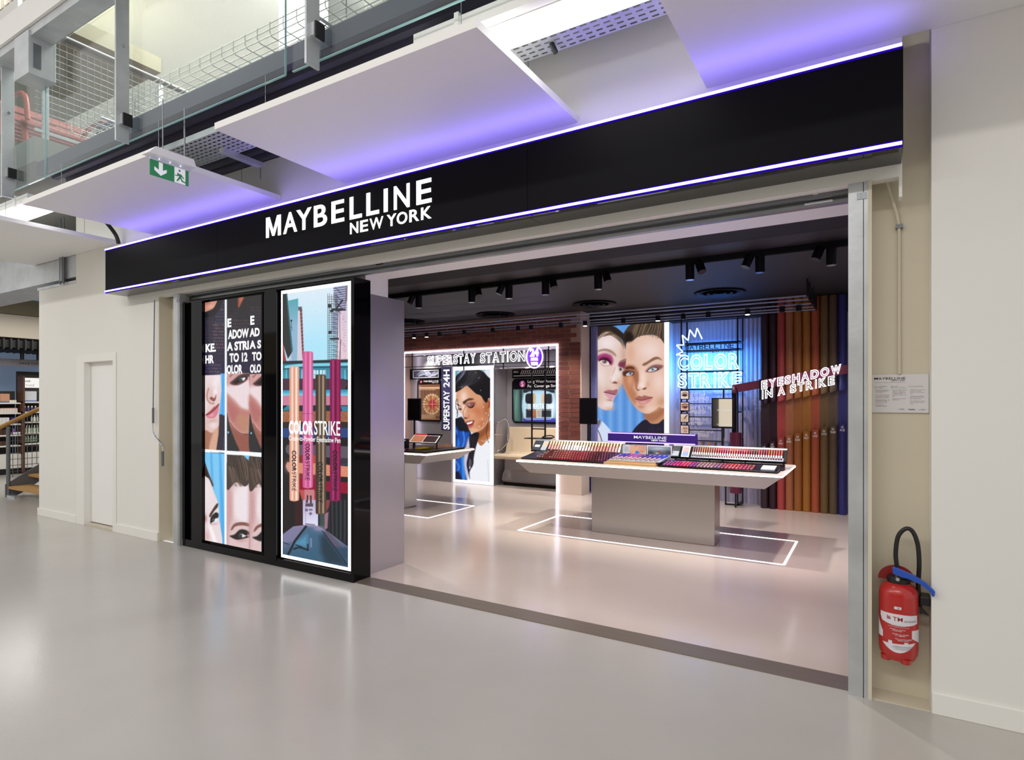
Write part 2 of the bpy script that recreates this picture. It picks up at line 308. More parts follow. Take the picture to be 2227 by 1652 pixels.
# ------------------------------------------------------------------ fascia sign
SX0, SX1, SY, SZ0, SZ1 = -7.406, .116, 3.40, 2.752, 3.250
s = thing('fascia_sign', 'long black fascia with white brand lettering and violet light lines over the entrance', 'sign', (-3.65, 3.5, SZ0))
cuts = [SX0, xy(472, 480, SY)[0], xy(1147, 340, SY)[0], SX1]
for a, b in zip(cuts, cuts[1:]):
    p = BX(a + .0015, b - .0015, SY, SY + .02, SZ0 + .006, SZ1 - .017).build('face_panel', 'fascia_black', s)
    BX(a + .0015, b - .0015, SY, W - .003, SZ0, SZ0 + .006).build('underside_panel', 'under_gloss', s)
BX(SX0 + .002, SX1 - .002, SY + .02, W - .003, SZ0 + .006, SZ1 - .018).build('carcass', 'fascia_black', s)
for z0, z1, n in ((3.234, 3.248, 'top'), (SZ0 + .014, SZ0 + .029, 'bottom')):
    BX(SX0 + .004, SX1 - .004, SY - .004, SY, z0 - .010, z1 + (.008 if n != 'top' else 0)).build('halo_band', 'violet_halo', s)  # glowing bands stand in for the violet halo around each light line
    BX(SX0 + .004, SX1 - .006, SY - .009, SY + (.025 if n == 'top' else 0), z0, z1).build('light_line', 'led_violet', s)
LET = dict(MAY=[('M', 53, 230), ('A', 262, 428), ('Y', 420, 602), ('B', 632, 790), ('E', 845, 998), ('L', 1065, 1212), ('L', 1268, 1420), ('I', 1478, 1525), ('N', 1600, 1790), ('E', 1873, 2056)],
           NY=[('N', 1070, 1168), ('E', 1193, 1286), ('W', 1308, 1470), ('Y', 1515, 1628), ('O', 1636, 1762), ('R', 1788, 1905), ('K', 1930, 2056)])
f = lambda q: xy(570 + q / 5.5675, 450, SY)[0]
zt, zb = 3.114, 2.972; z2t, z2b = 2.928, 2.855
za = xy(580, 474, SY)[1]; zb = xy(580, 517.6, SY)[1]; z2a = xy(763, 485, SY)[1]; z2b = xy(763, 509.5, SY)[1]
for k, (a, b) in dict(MAY=(za, zb), NY=(z2a, z2b)).items():
    for ch, q0, q1 in LET[k]:
        if ch == 'M':
            MB().prism([(f(q0) + u * (f(q1) - f(q0)), b + v * (a - b)) for u, v in ((0, 0), (0, 1), (.24, 1), (.5, .30), (.76, 1), (1, 1), (1, 0), (.815, 0), (.815, .66), (.57, .04), (.43, .04), (.185, .66), (.185, 0))], 'y', SY - .006, SY - .001).build('letter', 'white_lit', s); continue
        text('letter', ch, f(q0), f(q1), b, a, SY - .004, 'white_lit', s, off=.016 if ch not in 'MW' else .006, ext=.002, res=6)
# ------------------------------------------------------------------ LED display wall left of the entrance
L = thing('display_wall', 'glossy black display wall with two tall lit screens left of the entrance', 'display', (-5.06, 3.75, 0))
BX(-6.33, -3.785, 3.70, 3.855, .0, 2.60).build('carcass', 'black_gloss', L)
MB().box(-6.33, -3.783, 3.66, 3.70, 0, .075).box(-6.33, -3.783, 3.66, 3.70, 2.585, 2.60).build('frame_rails', 'black_gloss', L)
fx = lambda p, y=3.665: xy(p, 870, y)[0]
for a, b in ((392, 404), (418, 441), (577, 603), (764, 771)):
    BX(fx(a), fx(b) if a < 760 else -3.783, 3.655 if a != 764 else 3.66, 3.70, .075 if a != 577 else .05, 2.585).build('pillar', 'black_gloss', L)
BX(-4.742, -3.828, 3.672, 3.70, .090, 2.572).build('light_frame', 'led_white', L)
# ---------- left screen print
Yp = 3.690
x0, x1 = xy(445, 870, Yp)[0], xy(568.5, 870, Yp)[0]
BX(x0 - .012, x1 + .012, 3.692, 3.70, .088, 2.575).build('screen_back', 'black_satin', L)
P = Paint(x0, x1, .094, 2.57, Yp, 128, 540); P.fill('#2a2530')
P.at(440, 630, 8.26)
P.grad([(440, 0), (1070, 0), (1070, 1500), (440, 1510)], '#2b2628', '#262038', 200, 1300)
P.grad([(40, 0), (405, 0), (405, 1530), (40, 1530)], '#2a2630', '#241f3c', 300, 1400)
def net(x0, y0, x1, y1, c, a, tilt=.25, st=(34, 58)):
    j = 0; y = y0
    while y < y1:
        x = x0 + (j % 2) * st[0] / 2
        while x < x1:
            q = x - (y - y0) * tilt * .15; P.line([(q, y), (q + 9, y + 26)], 1.1, c, a * (.45 + .55 * RNG.random())); x += st[0]
        y += st[1]; j += 1
net(200, 620, 400, 1050, '#d29a96', .8); net(250, 350, 405, 640, '#a99ad8', .6); net(330, 160, 405, 380, '#8f86d8', .6); net(60, 560, 250, 960, '#7c5f74', .55); net(60, 960, 400, 1330, '#8a6468', .45); net(70, 1340, 330, 1500, '#c9a0b4', .7)
P.poly([(40, 205), (250, 180), (245, 250), (185, 335), (75, 388), (40, 380)], '#d08d77'); P.blob(150, 290, 70, 50, '#eab7a0', .7); P.blob(90, 220, 60, 60, '#8f4a40', .6)
P.line([(45, 450), (130, 440), (230, 380), (300, 250), (320, 170)], 11, '#1c181c')
net(460, 350, 640, 560, '#5f5560', .5); net(540, 540, 840, 720, '#a3837c', .6); net(620, 880, 840, 1080, '#6d5f92', .6); net(860, 300, 1060, 640, '#7d6d78', .5); net(700, 1330, 840, 1480, '#4c4a86', .6); net(440, 1300, 560, 1480, '#44407c', .5)
P.poly([(640, 120), (750, 108), (705, 225), (655, 320), (635, 240)], '#a1523f'); P.blob(690, 170, 30, 50, '#c8745c', .6)
P.poly([(430, 140), (630, 120), (630, 300), (560, 420), (440, 430)], '#242124', 3, .75)
# row two, column one
P.at(440, 800, 8.26)
P.grad([(40, 130), (405, 118), (405, 1480), (40, 1458)], '#ead9dc', '#dcb9b2', 130, 1200)
P.poly([(325, 100), (420, 100), (420, 870), (300, 840), (325, 600), (345, 400)], '#5fb2ea', 1, 1, False); P.poly([(360, 100), (385, 100), (375, 850), (350, 845)], '#3f97dd', 2, .8, False)
P.blob(250, 250, 60, 120, '#f3e9ee', .8, 20); P.blob(150, 450, 60, 120, '#d9b4ac', .7); P.blob(60, 650, 40, 160, '#efe3e6', .7)
P.line([(110, 370), (85, 480), (95, 570), (150, 630), (205, 635)], 4, '#b57c70', .7); P.poly([(130, 540), (165, 515), (215, 540), (250, 470), (240, 560), (205, 600), (150, 570)], '#8d5048', 1.5); P.blob(235, 420, 40, 60, '#f6eef2', .8)
P.poly([(60, 840), (150, 760), (205, 700), (230, 690), (290, 640), (305, 650), (255, 740), (180, 800), (110, 850)], '#a84a52', 1.4); P.poly([(75, 862), (140, 820), (210, 770), (290, 690), (285, 790), (235, 880), (165, 905), (100, 895)], '#d67f8e', 1.4); P.line([(65, 850), (150, 800), (220, 750), (295, 670)], 1.2, '#4d2226', .9); P.blob(170, 850, 40, 20, '#f0b3bd', .7, -20)
P.blob(180, 950, 80, 30, '#c08d84', .5, -15); P.blob(200, 1030, 70, 60, '#f1e6e6', .7)
P.poly([(40, 1130), (160, 1165), (250, 1120), (305, 1030), (300, 1200), (240, 1480), (30, 1470)], '#a8745f', 2); P.poly([(190, 1170), (290, 1080), (280, 1300), (240, 1480), (120, 1475)], '#d6a48c', 3)
P.poly([(305, 835), (350, 830), (380, 850), (410, 850), (410, 1490), (250, 1480), (290, 1200), (300, 1050)], '#2b2838', 1.2, 1, False)
for k in range(26): P.line([(370 + 30 * RNG.random(), 1230 + 240 * RNG.random())] * 2, 1, '#7465b8', .7)
# row two, columns two and three (the same face, repeated)
for ox, xr in ((0, 845), (412, 1070)):
    P.at(440 + ox / 8.26, 800 + (14 if ox else 0) / 8.26, 8.26); xr -= ox
    P.poly([(440, 95), (xr, 88), (xr, 1505), (440, 1490)], '#cf9f9c', .4, 1, False)
    c = lambda q: [(min(max(x, 440), xr), y) for x, y in q]
    P.poly(c([(440, 330), (600, 300), (850, 230), (850, 760), (700, 720), (560, 560), (440, 480)]), '#ead8dc', 6)
    P.poly(c([(440, 470), (560, 590), (700, 720), (850, 770), (850, 900), (800, 1120), (640, 1120), (520, 950), (440, 700)]), '#bd7d75', 6); P.poly(c([(440, 600), (560, 680), (660, 820), (560, 960), (470, 860)]), '#b06a68', 6, .8)
    P.poly(c([(620, 860), (760, 860), (850, 960), (840, 1140), (700, 1120)]), '#b98a6c', 6, .7)
    P.poly(c([(440, 820), (490, 980), (560, 1080), (700, 1180), (850, 1195), (850, 1505), (680, 1500), (560, 1300), (500, 1080)]), '#94584b', 3)
    P.poly(c([(440, 830), (480, 980), (530, 1150), (600, 1330), (660, 1500), (440, 1495)]), '#2a2a2d', 1.6)
    P.line([(500, 980), (580, 1090), (700, 1175), (845, 1192)], 1.6, '#6d3a32', .8)
    P.poly(c([(500, 270), (560, 210), (680, 120), (850, 95), (850, 150), (770, 240), (660, 300), (560, 305)]), '#4a3232', 2.2); P.poly(c([(560, 260), (640, 190), (740, 150), (800, 170), (760, 235), (660, 285)]), '#24191b', 1.4)
    if not ox:
        P.poly([(715, 215), (725, 175), (765, 170), (770, 195), (745, 225)], '#efe6ea', 1); P.blob(690, 205, 28, 36, '#4f6a66', 1); P.blob(690, 205, 12, 14, '#101416', 1); P.blob(706, 188, 7, 7, '#ffffff', 1)
        P.line([(640, 280), (720, 262), (790, 220), (835, 175)], 2, '#b05d62', .7); P.blob(830, 172, 12, 14, '#f8e4e4', .9)
    P.line([(500, 150), (540, 110)], 4, '#8f4f4d', .6, False); P.poly([(455, 1135), (480, 1155), (460, 1175)], '#8fd0f4', .6)
# white grid lines
P.at(440, 800, 8.26); P.poly([(30, 1457), (410, 1479), (410, 1522), (30, 1515)], '#f4f8fc', .4, 1, False); P.poly([(400, 1480), (1080, 1520), (1080, 1590), (400, 1545)], '#f4f8fc', .4, 1, False)
# row three
P.at(440, 970, 6.885)
P.poly([(30, 92), (335, 112), (335, 1500), (30, 1430)], '#7cc6f2', .5, 1, False)
for a, b in ((120, 25), (250, 30)): P.poly([(a, 90), (a + b, 90), (a + b + 70, 1500), (a + 30, 1500)], '#3f9fe0', 3, .75, False)
P.poly([(20, 400), (60, 450), (120, 520), (180, 700), (240, 880), (245, 1080), (270, 1200), (285, 1500), (20, 1440)], '#e9d9dc', 1.2)
P.blob(70, 1350, 50, 100, '#d6a9a8', .7); P.blob(60, 650, 60, 200, '#f1e7ea', .7); P.poly([(90, 1180), (130, 1180), (220, 1440), (160, 1420)], '#f6eef0', 3); P.blob(45, 1080, 25, 60, '#9d6a5c', .8)
P.poly([(20, 190), (60, 300), (110, 440), (160, 560), (150, 600), (100, 490), (20, 410)], '#3a2c26', 1.5); P.hair([(10, 200), (60, 340), (110, 500)], [(50, 330), (110, 450), (170, 600)], 30, ['#6a5348', '#251c19', '#84695a'], .6)
P.poly([(105, 1030), (150, 950), (205, 870), (235, 855), (230, 910), (180, 970), (120, 1060)], '#4a332d', 1.4); P.poly([(118, 1120), (135, 1050), (200, 990), (240, 1010), (238, 1060), (200, 1100), (130, 1165)], '#1f181b', 1.3); P.blob(170, 1105, 22, 26, '#5d6b6c', 1, 0); P.poly([(185, 1105), (205, 1075), (228, 1095), (205, 1120), (190, 1125)], '#f1ebee', .8); P.line([(130, 1155), (170, 1135), (190, 1130)], 1.4, '#f1ebee'); P.blob(180, 1165, 60, 16, '#c99a9a', .6, -10)
for ox, oy, xr in ((0, 0, 705), (342, 22, 890)):
    P.at(440 + ox / 6.885, 970 + oy / 6.885, 6.885); xr -= ox; c = lambda q: [(min(max(x, 365), xr), y) for x, y in q]
    P.poly([(365, 118), (xr, 140), (xr, 1600), (365, 1520)], '#dcbfc0', .4, 1, False)
    P.poly(c([(500, 640), (720, 600), (720, 1100), (520, 1100), (440, 900)]), '#ece0e4', 9); P.poly(c([(365, 620), (440, 700), (450, 1000), (400, 1250), (365, 1500)]), '#c99a9a', 8)
    P.poly(c([(365, 115), (720, 140), (720, 500), (640, 600), (500, 540), (365, 640)]), '#453832', 1.4); P.poly(c([(600, 120), (720, 130), (720, 230), (680, 200)]), '#7cc6f2', 1.2)
    A = [(400, 150), (430, 330), (480, 520)]; B = [(640, 150), (690, 330), (700, 500)]
    P.hair(A, B, 60, ['#7d675b', '#2a211e', '#9d897b', '#1b1513'], .7, .8, 5); P.hair([(370, 300), (390, 450), (430, 590)], [(500, 330), (560, 480), (640, 600)], 36, ['#6b564b', '#251c19', '#8c776a'], .6, .8, 5)
    P.poly([(365, 70), (xr, 90), (xr, 140), (365, 122)], '#f4f8fc', .4, 1, False)
    if ox: P.poly([(xr, 60), (1000, 60), (1000, 1700), (xr, 1700)], '#f4f8fc', .4, 0, False)
    P.poly(c([(425, 1255), (450, 1190), (500, 1150), (600, 1135), (720, 1160), (720, 1200), (600, 1185), (500, 1200), (450, 1250)]), '#83564f', 1.6)
    P.poly(c([(410, 1345), (480, 1320), (560, 1250), (640, 1250), (720, 1290), (720, 1350), (640, 1380), (520, 1400)]), '#241a1d', 2)
    if not ox:
        P.poly([(600, 1310), (630, 1330), (660, 1335), (625, 1355), (595, 1360)], '#f3eef1', .9); P.blob(570, 1335, 26, 34, '#4e6565', 1); P.blob(572, 1338, 12, 14, '#0e1112', 1); P.blob(582, 1318, 6, 6, '#ffffff', 1); P.line([(530, 1400), (600, 1385), (660, 1340)], 1.6, '#b56a72', .7); P.blob(685, 1335, 12, 12, '#fbeaec', 1); P.blob(600, 1420, 70, 16, '#c48e92', .6, -8)
P.at(440, 970, 6.885); P.poly([(360, 66), (890, 98), (890, 155), (360, 118)], '#f4f8fc', .4, 1, False)
P.at(440, 630, 8.26); P.poly([(404, 100), (440, 95), (440, 1560), (404, 1560)], '#f4f8fc', .4, 1, False)
P.at(440, 800, 8.26); P.poly([(404, 0), (440, 0), (440, 1700), (404, 1700)], '#f4f8fc', .4, 1, False); P.at(440, 970, 6.885); P.poly([(332, 100), (364, 100), (364, 1560), (332, 1560)], '#f4f8fc', .4, 1, False)
P.grain(.012); P.build('screen_print', 'ink_lit', L, 'beauty collage of cropped faces and a fishnet top in a white grid')
Yt = Yp - .002
for txt, a, b, y0, y1 in (('KE.', 58, 245, 965, 1118), ('HR', 55, 208, 1172, 1322), ('E', 450, 522, 515, 672), ('ADOW', 462, 835, 705, 872), ('A STRI', 443, 835, 925, 1088), ('TO 12', 487, 812, 1130, 1297), ('OLOR', 440, 720, 1345, 1508), ('E', 862, 935, 465, 628), ('AD', 850, 1030, 685, 838), ('A S', 848, 1056, 905, 1058), ('TO', 893, 1064, 1112, 1272), ('OLO', 855, 1055, 1335, 1490)):
    mx = 440 + (a + b) / 2 / 8.26; X0_, X1_ = xy(440 + a / 8.26, 700, Yt)[0], xy(440 + b / 8.26, 700, Yt)[0]
    text('screen_lettering', txt, X0_, X1_, xy(mx, 630 + y1 / 8.26, Yt)[1], xy(mx, 630 + y0 / 8.26, Yt)[1], Yt, 'text_lit', L, off=.045)
# ---------- product light box print
Yp = 3.670
x0, x1 = xy(614.6, 870, Yp)[0], xy(757, 870, Yp)[0]; zb_, zt_ = xy(690, 1220, Yp)[1], xy(690, 628.5, Yp)[1]
P = Paint(x0, x1, zb_, zt_, Yp, 150, 610); P.fill('#14161c')
P.at(600, 610, 9.176)
P.grad([(100, 0), (1500, 0), (1500, 1650), (100, 1650)], '#dceaf6', '#aee4f8', 200, 1300)
P.poly([(120, 240), (220, 250), (240, 400), (340, 1400), (240, 1560), (120, 1200)], '#2c2e2e', 1, 1, False); P.poly([(205, 255), (225, 250), (340, 1390), (310, 1460)], '#2f6f7c', 1.2, .9, False)
P.grad([(245, 400), (445, 355), (425, 1640), (250, 1640), (300, 1480), (340, 1390)], '#5aa6b4', '#90b4d0', 420, 900); P.rect(290, 780, 325, 815, '#20282e'); P.line([(310, 815), (318, 1000)], 1, '#20303a'); P.line([(300, 930), (320, 930)], 1, '#20303a')
P.poly([(445, 520), (520, 520), (520, 590), (445, 600)], '#5c5a60', .8, 1, False); P.poly([(448, 600), (500, 590), (560, 1640), (430, 1640)], '#d6cbd6', .8, 1, False); P.poly([(480, 590), (520, 560), (560, 1500), (530, 1560)], '#7d3f44', 1, 1, False)
for k in range(26): P.line([(485 + k * 1.7, 610 + k * 35), (525 + k * 1.3, 590 + k * 35)], .9, '#c79a9c' if k % 2 else '#33181c', .8, False)
P.poly([(130, 1180), (215, 1640), (130, 1640)], '#9a3a3e', 1, 1, False); P.poly([(250, 1640), (300, 1470), (330, 1640)], '#d8b8d0', 1, .8, False)
P.grad([(1240, 560), (1420, 250), (1440, 1640), (1200, 1640)], '#d6c4da', '#e6cdd8', 400, 1500)
for k in range(90): P.line([(1330 + 70 * RNG.random(), 640 + 950 * RNG.random())] * 2, 1.6, '#b58088', .55)
P.poly([(1390, 120), (1430, 90), (1420, 380), (1370, 540)], '#7a3c3c', 1, 1, False)
P.poly([(1150, 120), (1420, 80), (1390, 560), (1220, 600), (1190, 560), (1160, 330)], '#9a9cc4', 1, .8, False); P.poly([(1110, 650), (1240, 620), (1200, 1080), (1120, 1060)], '#9090b8', 2, .55, False)
D = '#23242c'
for k in range(11): y = 140 + k * 46; P.line([(1150 + k * 4, y + 18), (1410, y - 20)], 1.4, D, .85, False); P.line([(1180 + 40 * (k % 3), y), (1260 + 40 * (k % 3), y + 60)], 1, D, .8, False)
for k in range(28):
    y = 320 + k * 46; P.line([(1030, y + 6), (1240 - k * 0.6, y)], .9, D, .75, False); 
    if k % 2: P.line([(1110, y), (1235, y + 40)], .9, D, .7, False)
for q in (1035, 1070, 1110, 1150, 1180, 1215): P.line([(q, 250 + 30 * RNG.random()), (q + 5, 1600)], .9, D, .8, False)
for (a, b, e, g) in ((1040, 470, 1110, 540), (1080, 580, 1150, 630), (1050, 1000, 1110, 1060), (1080, 1140, 1260, 1180), (1110, 560, 1390, 600)): P.rect(a, b, e, g, D, .95)
P.line([(1205, 560), (1330, 390)], 3.2, D, 1, False)
for q in ((1270, 600, 1290, 1560), (1300, 1180, 1260, 1600), (1240, 640, 1215, 1560)): P.line([q[:2], q[2:]], 1.3, '#54445a', .9, False)
# street shelf band
P.at(600, 770, 8.694)
P.poly([(120, 130), (1400, 95), (1400, 150), (120, 190)], '#26323a', .8, 1, False); P.grad([(120, 185), (1400, 150), (1400, 480), (120, 480)], '#2e6f86', '#4fa6bc', 180, 470)
P.line([(190, 240), (500, 205), (1000, 195), (1360, 190)], 6, '#86dcee', .9); P.line([(130, 285), (500, 250), (1360, 240)], 2, '#1c3038', .8)
for k in range(34):
    x = 150 + k * 37; cl = ['#2a8a9c', '#78c4d8', '#285a80', '#a8d8ec', '#3a9090', '#5f86c8'][k % 6]; P.poly([(x, 290), (x + 20, 290), (x + 20, 470), (x, 470)], cl, .7, .75, False)
for x in (715, 765, 830, 885): P.rect(x, 300, x + 40, 380, '#d8f0fa', .9); P.rect(x, 392, x + 32, 460, '#d0e8f6', .8)
P.poly([(120, 460), (1290, 462), (1345, 520), (1345, 600), (1300, 665), (120, 680)], '#4a2f42', 1, 1, False)
P.grad([(120, 680), (1400, 665), (1400, 790), (120, 790)], '#2f94b8', '#7fd6ee', 690, 780); P.rect(120, 780, 1400, 968, '#c9809a'); P.blob(1290, 880, 60, 60, '#d98c98', .6)
P.rect(120, 965, 1400, 1075, '#1e2a34')
for k in range(8): P.line([(130 + k * 16, 1060), (220 + k * 10, 975)], 1.4, '#2fa0b4', .8, False); P.line([(1235 + k * 16, 985), (1260 + k * 14, 1070)], 1.4, '#3cb4e0', .8, False)
P.rect(120, 1075, 1400, 1280, '#9a6246')
for k in range(420): P.line([(130 + 1240 * RNG.random(), 1080 + 190 * RNG.random())] * 2, .9, ['#e0b48c', '#5a3422', '#c48a64'][k % 3], .7)
P.rect(120, 1280, 1400, 1400, '#2c2528'); P.rect(120, 1395, 1400, 1580, '#284680'); P.rect(120, 1575, 1400, 1660, '#1c1a20')
P.at(600, 940, 8.694)
P.rect(120, 110, 1400, 1660, '#1b191d'); P.poly([(180, 300), (210, 235), (300, 225), (1400, 265), (1400, 490), (900, 470), (250, 420), (195, 380)], '#5c5563', 1, 1, False); P.poly([(140, 480), (220, 430), (300, 440), (260, 800), (140, 900)], '#221c22', 3, .8, False)
P.rect(440, 430, 760, 1100, '#7a2c2c'); P.rect(640, 430, 760, 700, '#b04a34')
P.poly([(185, 640), (215, 560), (300, 570), (760, 585), (1000, 615), (1400, 645), (1400, 845), (900, 815), (440, 770), (240, 750)], '#d98a6a', 1, 1, False); P.blob(230, 650, 50, 90, '#cc9c92', .9)
for k in range(200): P.line([(440 + 930 * RNG.random(), 590 + 220 * RNG.random())] * 2, .8, '#f6c8a8' if k % 2 else '#b05c40', .6)
for k in range(14): P.line([(1240 + k * 9, 490), (1250 + k * 9, 630)], 1, '#8088a8' if k % 3 == 0 else '#23242c', .6, False)
P.poly([(440, 880), (760, 880), (960, 920), (1400, 945), (1400, 1165), (940, 1110), (440, 1085)], '#8e0c30', 1, 1, False)
P.poly([(440, 1090), (560, 1080), (750, 1100), (750, 1300), (500, 1300)], '#c05050', 2, 1, False); P.rect(540, 1080, 720, 1380, '#c88a90', .8); P.rect(585, 1185, 610, 1330, '#2c2428'); P.rect(645, 1190, 675, 1340, '#2c2428')
# alley
P.at(600, 1080, 9.176)
P.rect(120, 60, 560, 760, '#1d1719'); P.poly([(380, 100), (540, 60), (540, 560), (380, 570)], '#38191c', 3, .9, False); P.rect(1000, 60, 1450, 1000, '#1b1a1e')
P.grad([(535, 60), (850, 60), (850, 600), (540, 560)], '#b8aac8', '#dcd8f0', 60, 500); P.rect(590, 130, 745, 195, '#5a4a58'); P.rect(580, 232, 640, 290, '#70688a'); P.rect(660, 240, 730, 275, '#70688a'); P.blob(692, 335, 24, 24, '#3a3444', 1); P.line([(600, 540), (770, 560)], 3, '#6a6480', .8, False); P.line([(590, 200), (590, 560)], 1.2, '#8c84a4', .8, False); P.rect(600, 60, 640, 120, '#4a2a30'); P.rect(680, 60, 715, 130, '#4a2a30')
P.rect(840, 330, 880, 600, '#26303c'); P.rect(880, 350, 970, 640, '#3c4c48'); P.poly([(970, 330), (1050, 300), (1030, 620), (970, 660)], '#a87a90', 2, .9, False); P.poly([(1000, 60), (1100, 60), (1050, 220), (1000, 320)], '#a8404a', 2, .85, False)
for k in range(18): P.line([(1060 + k * 21, 60), (1070 + k * 20, 700 + k * 14)], 1.1, ['#3c4654', '#0f0f12', '#2a3038', '#5b6a7c'][k % 4], .7, False)
P.grad([(130, 760), (350, 590), (600, 560), (850, 580), (1100, 740), (1450, 1000), (1450, 1450), (130, 1250)], '#9c8cac', '#37566e', 560, 1150)
P.poly([(130, 750), (350, 600), (600, 575), (370, 880), (130, 920)], '#7c7a9c', 3, .9, False); P.poly([(600, 590), (900, 620), (960, 700), (1100, 900), (1180, 1000), (1430, 1350), (400, 1250), (240, 1160), (380, 880)], '#39607c', 5, .85, False)
P.poly([(880, 800), (980, 740), (1200, 1040), (1420, 1360), (1000, 1330), (900, 1100)], '#22323e', 9, .85, False); P.poly([(420, 880), (620, 760), (640, 1000), (350, 960)], '#58a0c4', 8, .75, False); P.blob(860, 640, 110, 50, '#a898b8', .7)
P.poly([(955, 690), (1050, 690), (1320, 990), (1180, 1000)], '#5c5468', 2, .95, False); P.line([(930, 680), (1180, 1010), (1420, 1350)], 2, '#181c24', .8, False); P.line([(600, 595), (500, 720), (380, 880), (240, 1160)], 5, '#1a1f28', .95, False)
P.line([(360, 1040), (470, 1010), (640, 1060)], 4, '#16202a', .9); P.line([(400, 960), (520, 1000)], 3, '#16202a', .8, False); P.line([(635, 950), (640, 1060)], 4, '#182430', .8, False); P.line([(150, 910), (260, 950)], 2, '#1c2a34', .8, False); P.rect(690, 830, 715, 1005, '#a8a8d0', .7, 2)
P.poly([(1190, 1000), (1450, 1010), (1450, 1250), (1330, 1200)], '#2f4560', 4, .8, False)
# four pens
def pen(x0, x1, ytop, ybot, stops, xs=8.694, oy=770, slant=0):
    P.at(600, oy, 8.694); ybot += (940 - oy) * 8.694 - (170 * 8.694 if False else 0); r = (x1 - x0) / 2
    P.poly([(x0, ytop + 30), (x0 + 14, ytop + 6), ((x0 + x1) / 2, ytop), (x1 - 14, ytop + 6), (x1, ytop + 30), (x1, ybot - 60), (x1 - 10, ybot - 18), ((x0 + x1) / 2, ybot), (x0 + 10, ybot - 18), (x0, ybot - 60)], stops[0][1], .6, 1, False)
    for c, cl, wd in stops[1:]:
        X = x0 + c * (x1 - x0); P.line([(X, ytop + 34), (X, ybot - 40)], wd, cl, .85, False, 1.4)
pen(258, 438, 225, 1305, [(0, '#eaa98c'), (.12, '#e09a80', 3), (.3, '#fbe0d0', 4), (.5, '#d88c76', 2.4), (.72, '#fdeee4', 4), (.93, '#d98f74', 2)])
pen(508, 700, -55, 1060, [(0, '#d4609a'), (.1, '#c85590', 3), (.3, '#e27fae', 4), (.52, '#c44a80', 3.4), (.75, '#ee9cc4', 4), (.95, '#c0528a', 2)])
pen(752, 948, 382, 1555, [(0, '#5a4638'), (.12, '#3a2c26', 5), (.38, '#a08a70', 4), (.52, '#40302a', 3.5), (.72, '#b8a48c', 4), (.92, '#4a382e', 3)])
pen(1022, 1224, 95, 1305, [(0, '#8c0f50'), (.12, '#7a0c4a', 4), (.3, '#b04080', 4), (.52, '#60062c', 4), (.74, '#a02864', 4), (.94, '#70083c', 2)])
P.at(600, 770, 8.694); P.line([(512, 1122), (698, 1122)], .8, '#7c2a58', .9, False)
P.grain(.01); P.build('poster_print', 'ink_lit', L, 'poster of four eyeshadow pens over a street scene')
Yt = Yp - .002
def zt(txt, a, b, y0, y1, o, k, m, off=.02, rot=False, nm='poster_lettering'):
    mx = o[0] + (a + b) / 2 / k; X0_, X1_ = xy(o[0] + a / k, 800, Yt)[0], xy(o[0] + b / k, 800, Yt)[0]
    return text(nm, txt, X0_, X1_, xy(mx, o[1] + y1 / k, Yt)[1], xy(mx, o[1] + y0 / k, Yt)[1], Yt, m, L, off=off, rot90=rot)
zt('COLOR', 245, 705, 1255, 1520, (600, 770), 8.694, 'text_lit', .05); zt('STRIKE', 722, 1215, 1262, 1535, (600, 770), 8.694, 'text_lit', .012)
zt('Cream-to-Powder Eyeshadow Pen', 245, 1220, 78, 205, (600, 940), 8.694, 'text_lit', .012)
def pentext(a, b, y0, ym, y1, m):   # lettering that reads downwards along the pen
    for s_, ya, yb, of in (('COLOR', y0, ym, .035), ('STRIKE', ym + 12, y1, 0)):
        o = zt(s_, a, b, ya, yb, (600, 940), 8.694, m, of, True)
        me = o.data; co = np.empty(len(me.vertices) * 3); me.vertices.foreach_get('co', co); co = co.reshape(-1, 3)
        co[:, 0] = co[:, 0].min() + co[:, 0].max() - co[:, 0]; co[:, 2] = co[:, 2].min() + co[:, 2].max() - co[:, 2]; me.vertices.foreach_set('co', co.ravel()); me.update()
pentext(302, 386, 340, 735, 1110, 'text_black'); pentext(556, 642, 205, 530, 905, 'text_black'); pentext(796, 886, 555, 945, 1330, 'text_black'); pentext(1072, 1160, 335, 730, 1110, 'text_black')
# ------------------------------------------------------------------ floating ceiling panels in front of the facade
PZ = 3.395
for nm, a, b, lab in (('A', -6.87, -4.69, 'suspended white ceiling panel behind the green exit sign'), ('B', -3.85, -1.685, 'suspended white ceiling panel in the middle, above the brand lettering'),
                      ('C', -.85, 1.33, 'suspended white ceiling panel farthest right, reaching the plain right wall'), ('D', -9.84, -7.64, 'suspended white ceiling panel farthest left, beside the metal duct')):
    t = thing('ceiling_panel', lab, 'ceiling panel', ((a + b) / 2, 3.04, PZ), 'suspended panels along the facade')
    BX(a, b, 2.445, 3.628, PZ, PZ + .045).build('board', 'white_panel', t)
    for x in (a + .25, b - .25):
        for y in (2.66, 3.4): MB().tube([(x, y, PZ + .045), (x, y, 3.80)], .0025, 5).build('wire', 'steel', t)
# linear luminaires above the panels
for a, b, lab in ((-2.3, .6, 'bright linear lamp above the gap between the two right ceiling panels'), (-10.5, -7.45, 'bright linear lamp above the gap beside the left ceiling panel')):
    t = thing('linear_lamp', lab, 'lamp', ((a + b) / 2, 2.89, 3.58)); MB().box(a, b, 2.76, 2.99, 3.60, 3.66).build('body', 'white_panel', t); BX(a + .02, b - .02, 2.80, 2.955, 3.575, 3.60).build('diffuser', 'lamp_white', t)
    BX(a, b, 2.69, 2.75, 3.60, 3.68).build('trunking', 'white_panel', t)
    for k in range(3): x = a + .3 + k * (b - a - .6) / 2; BX(x, x + .03, 2.68, 2.755, 3.58, 3.70).build('bracket', 'white_panel', t)
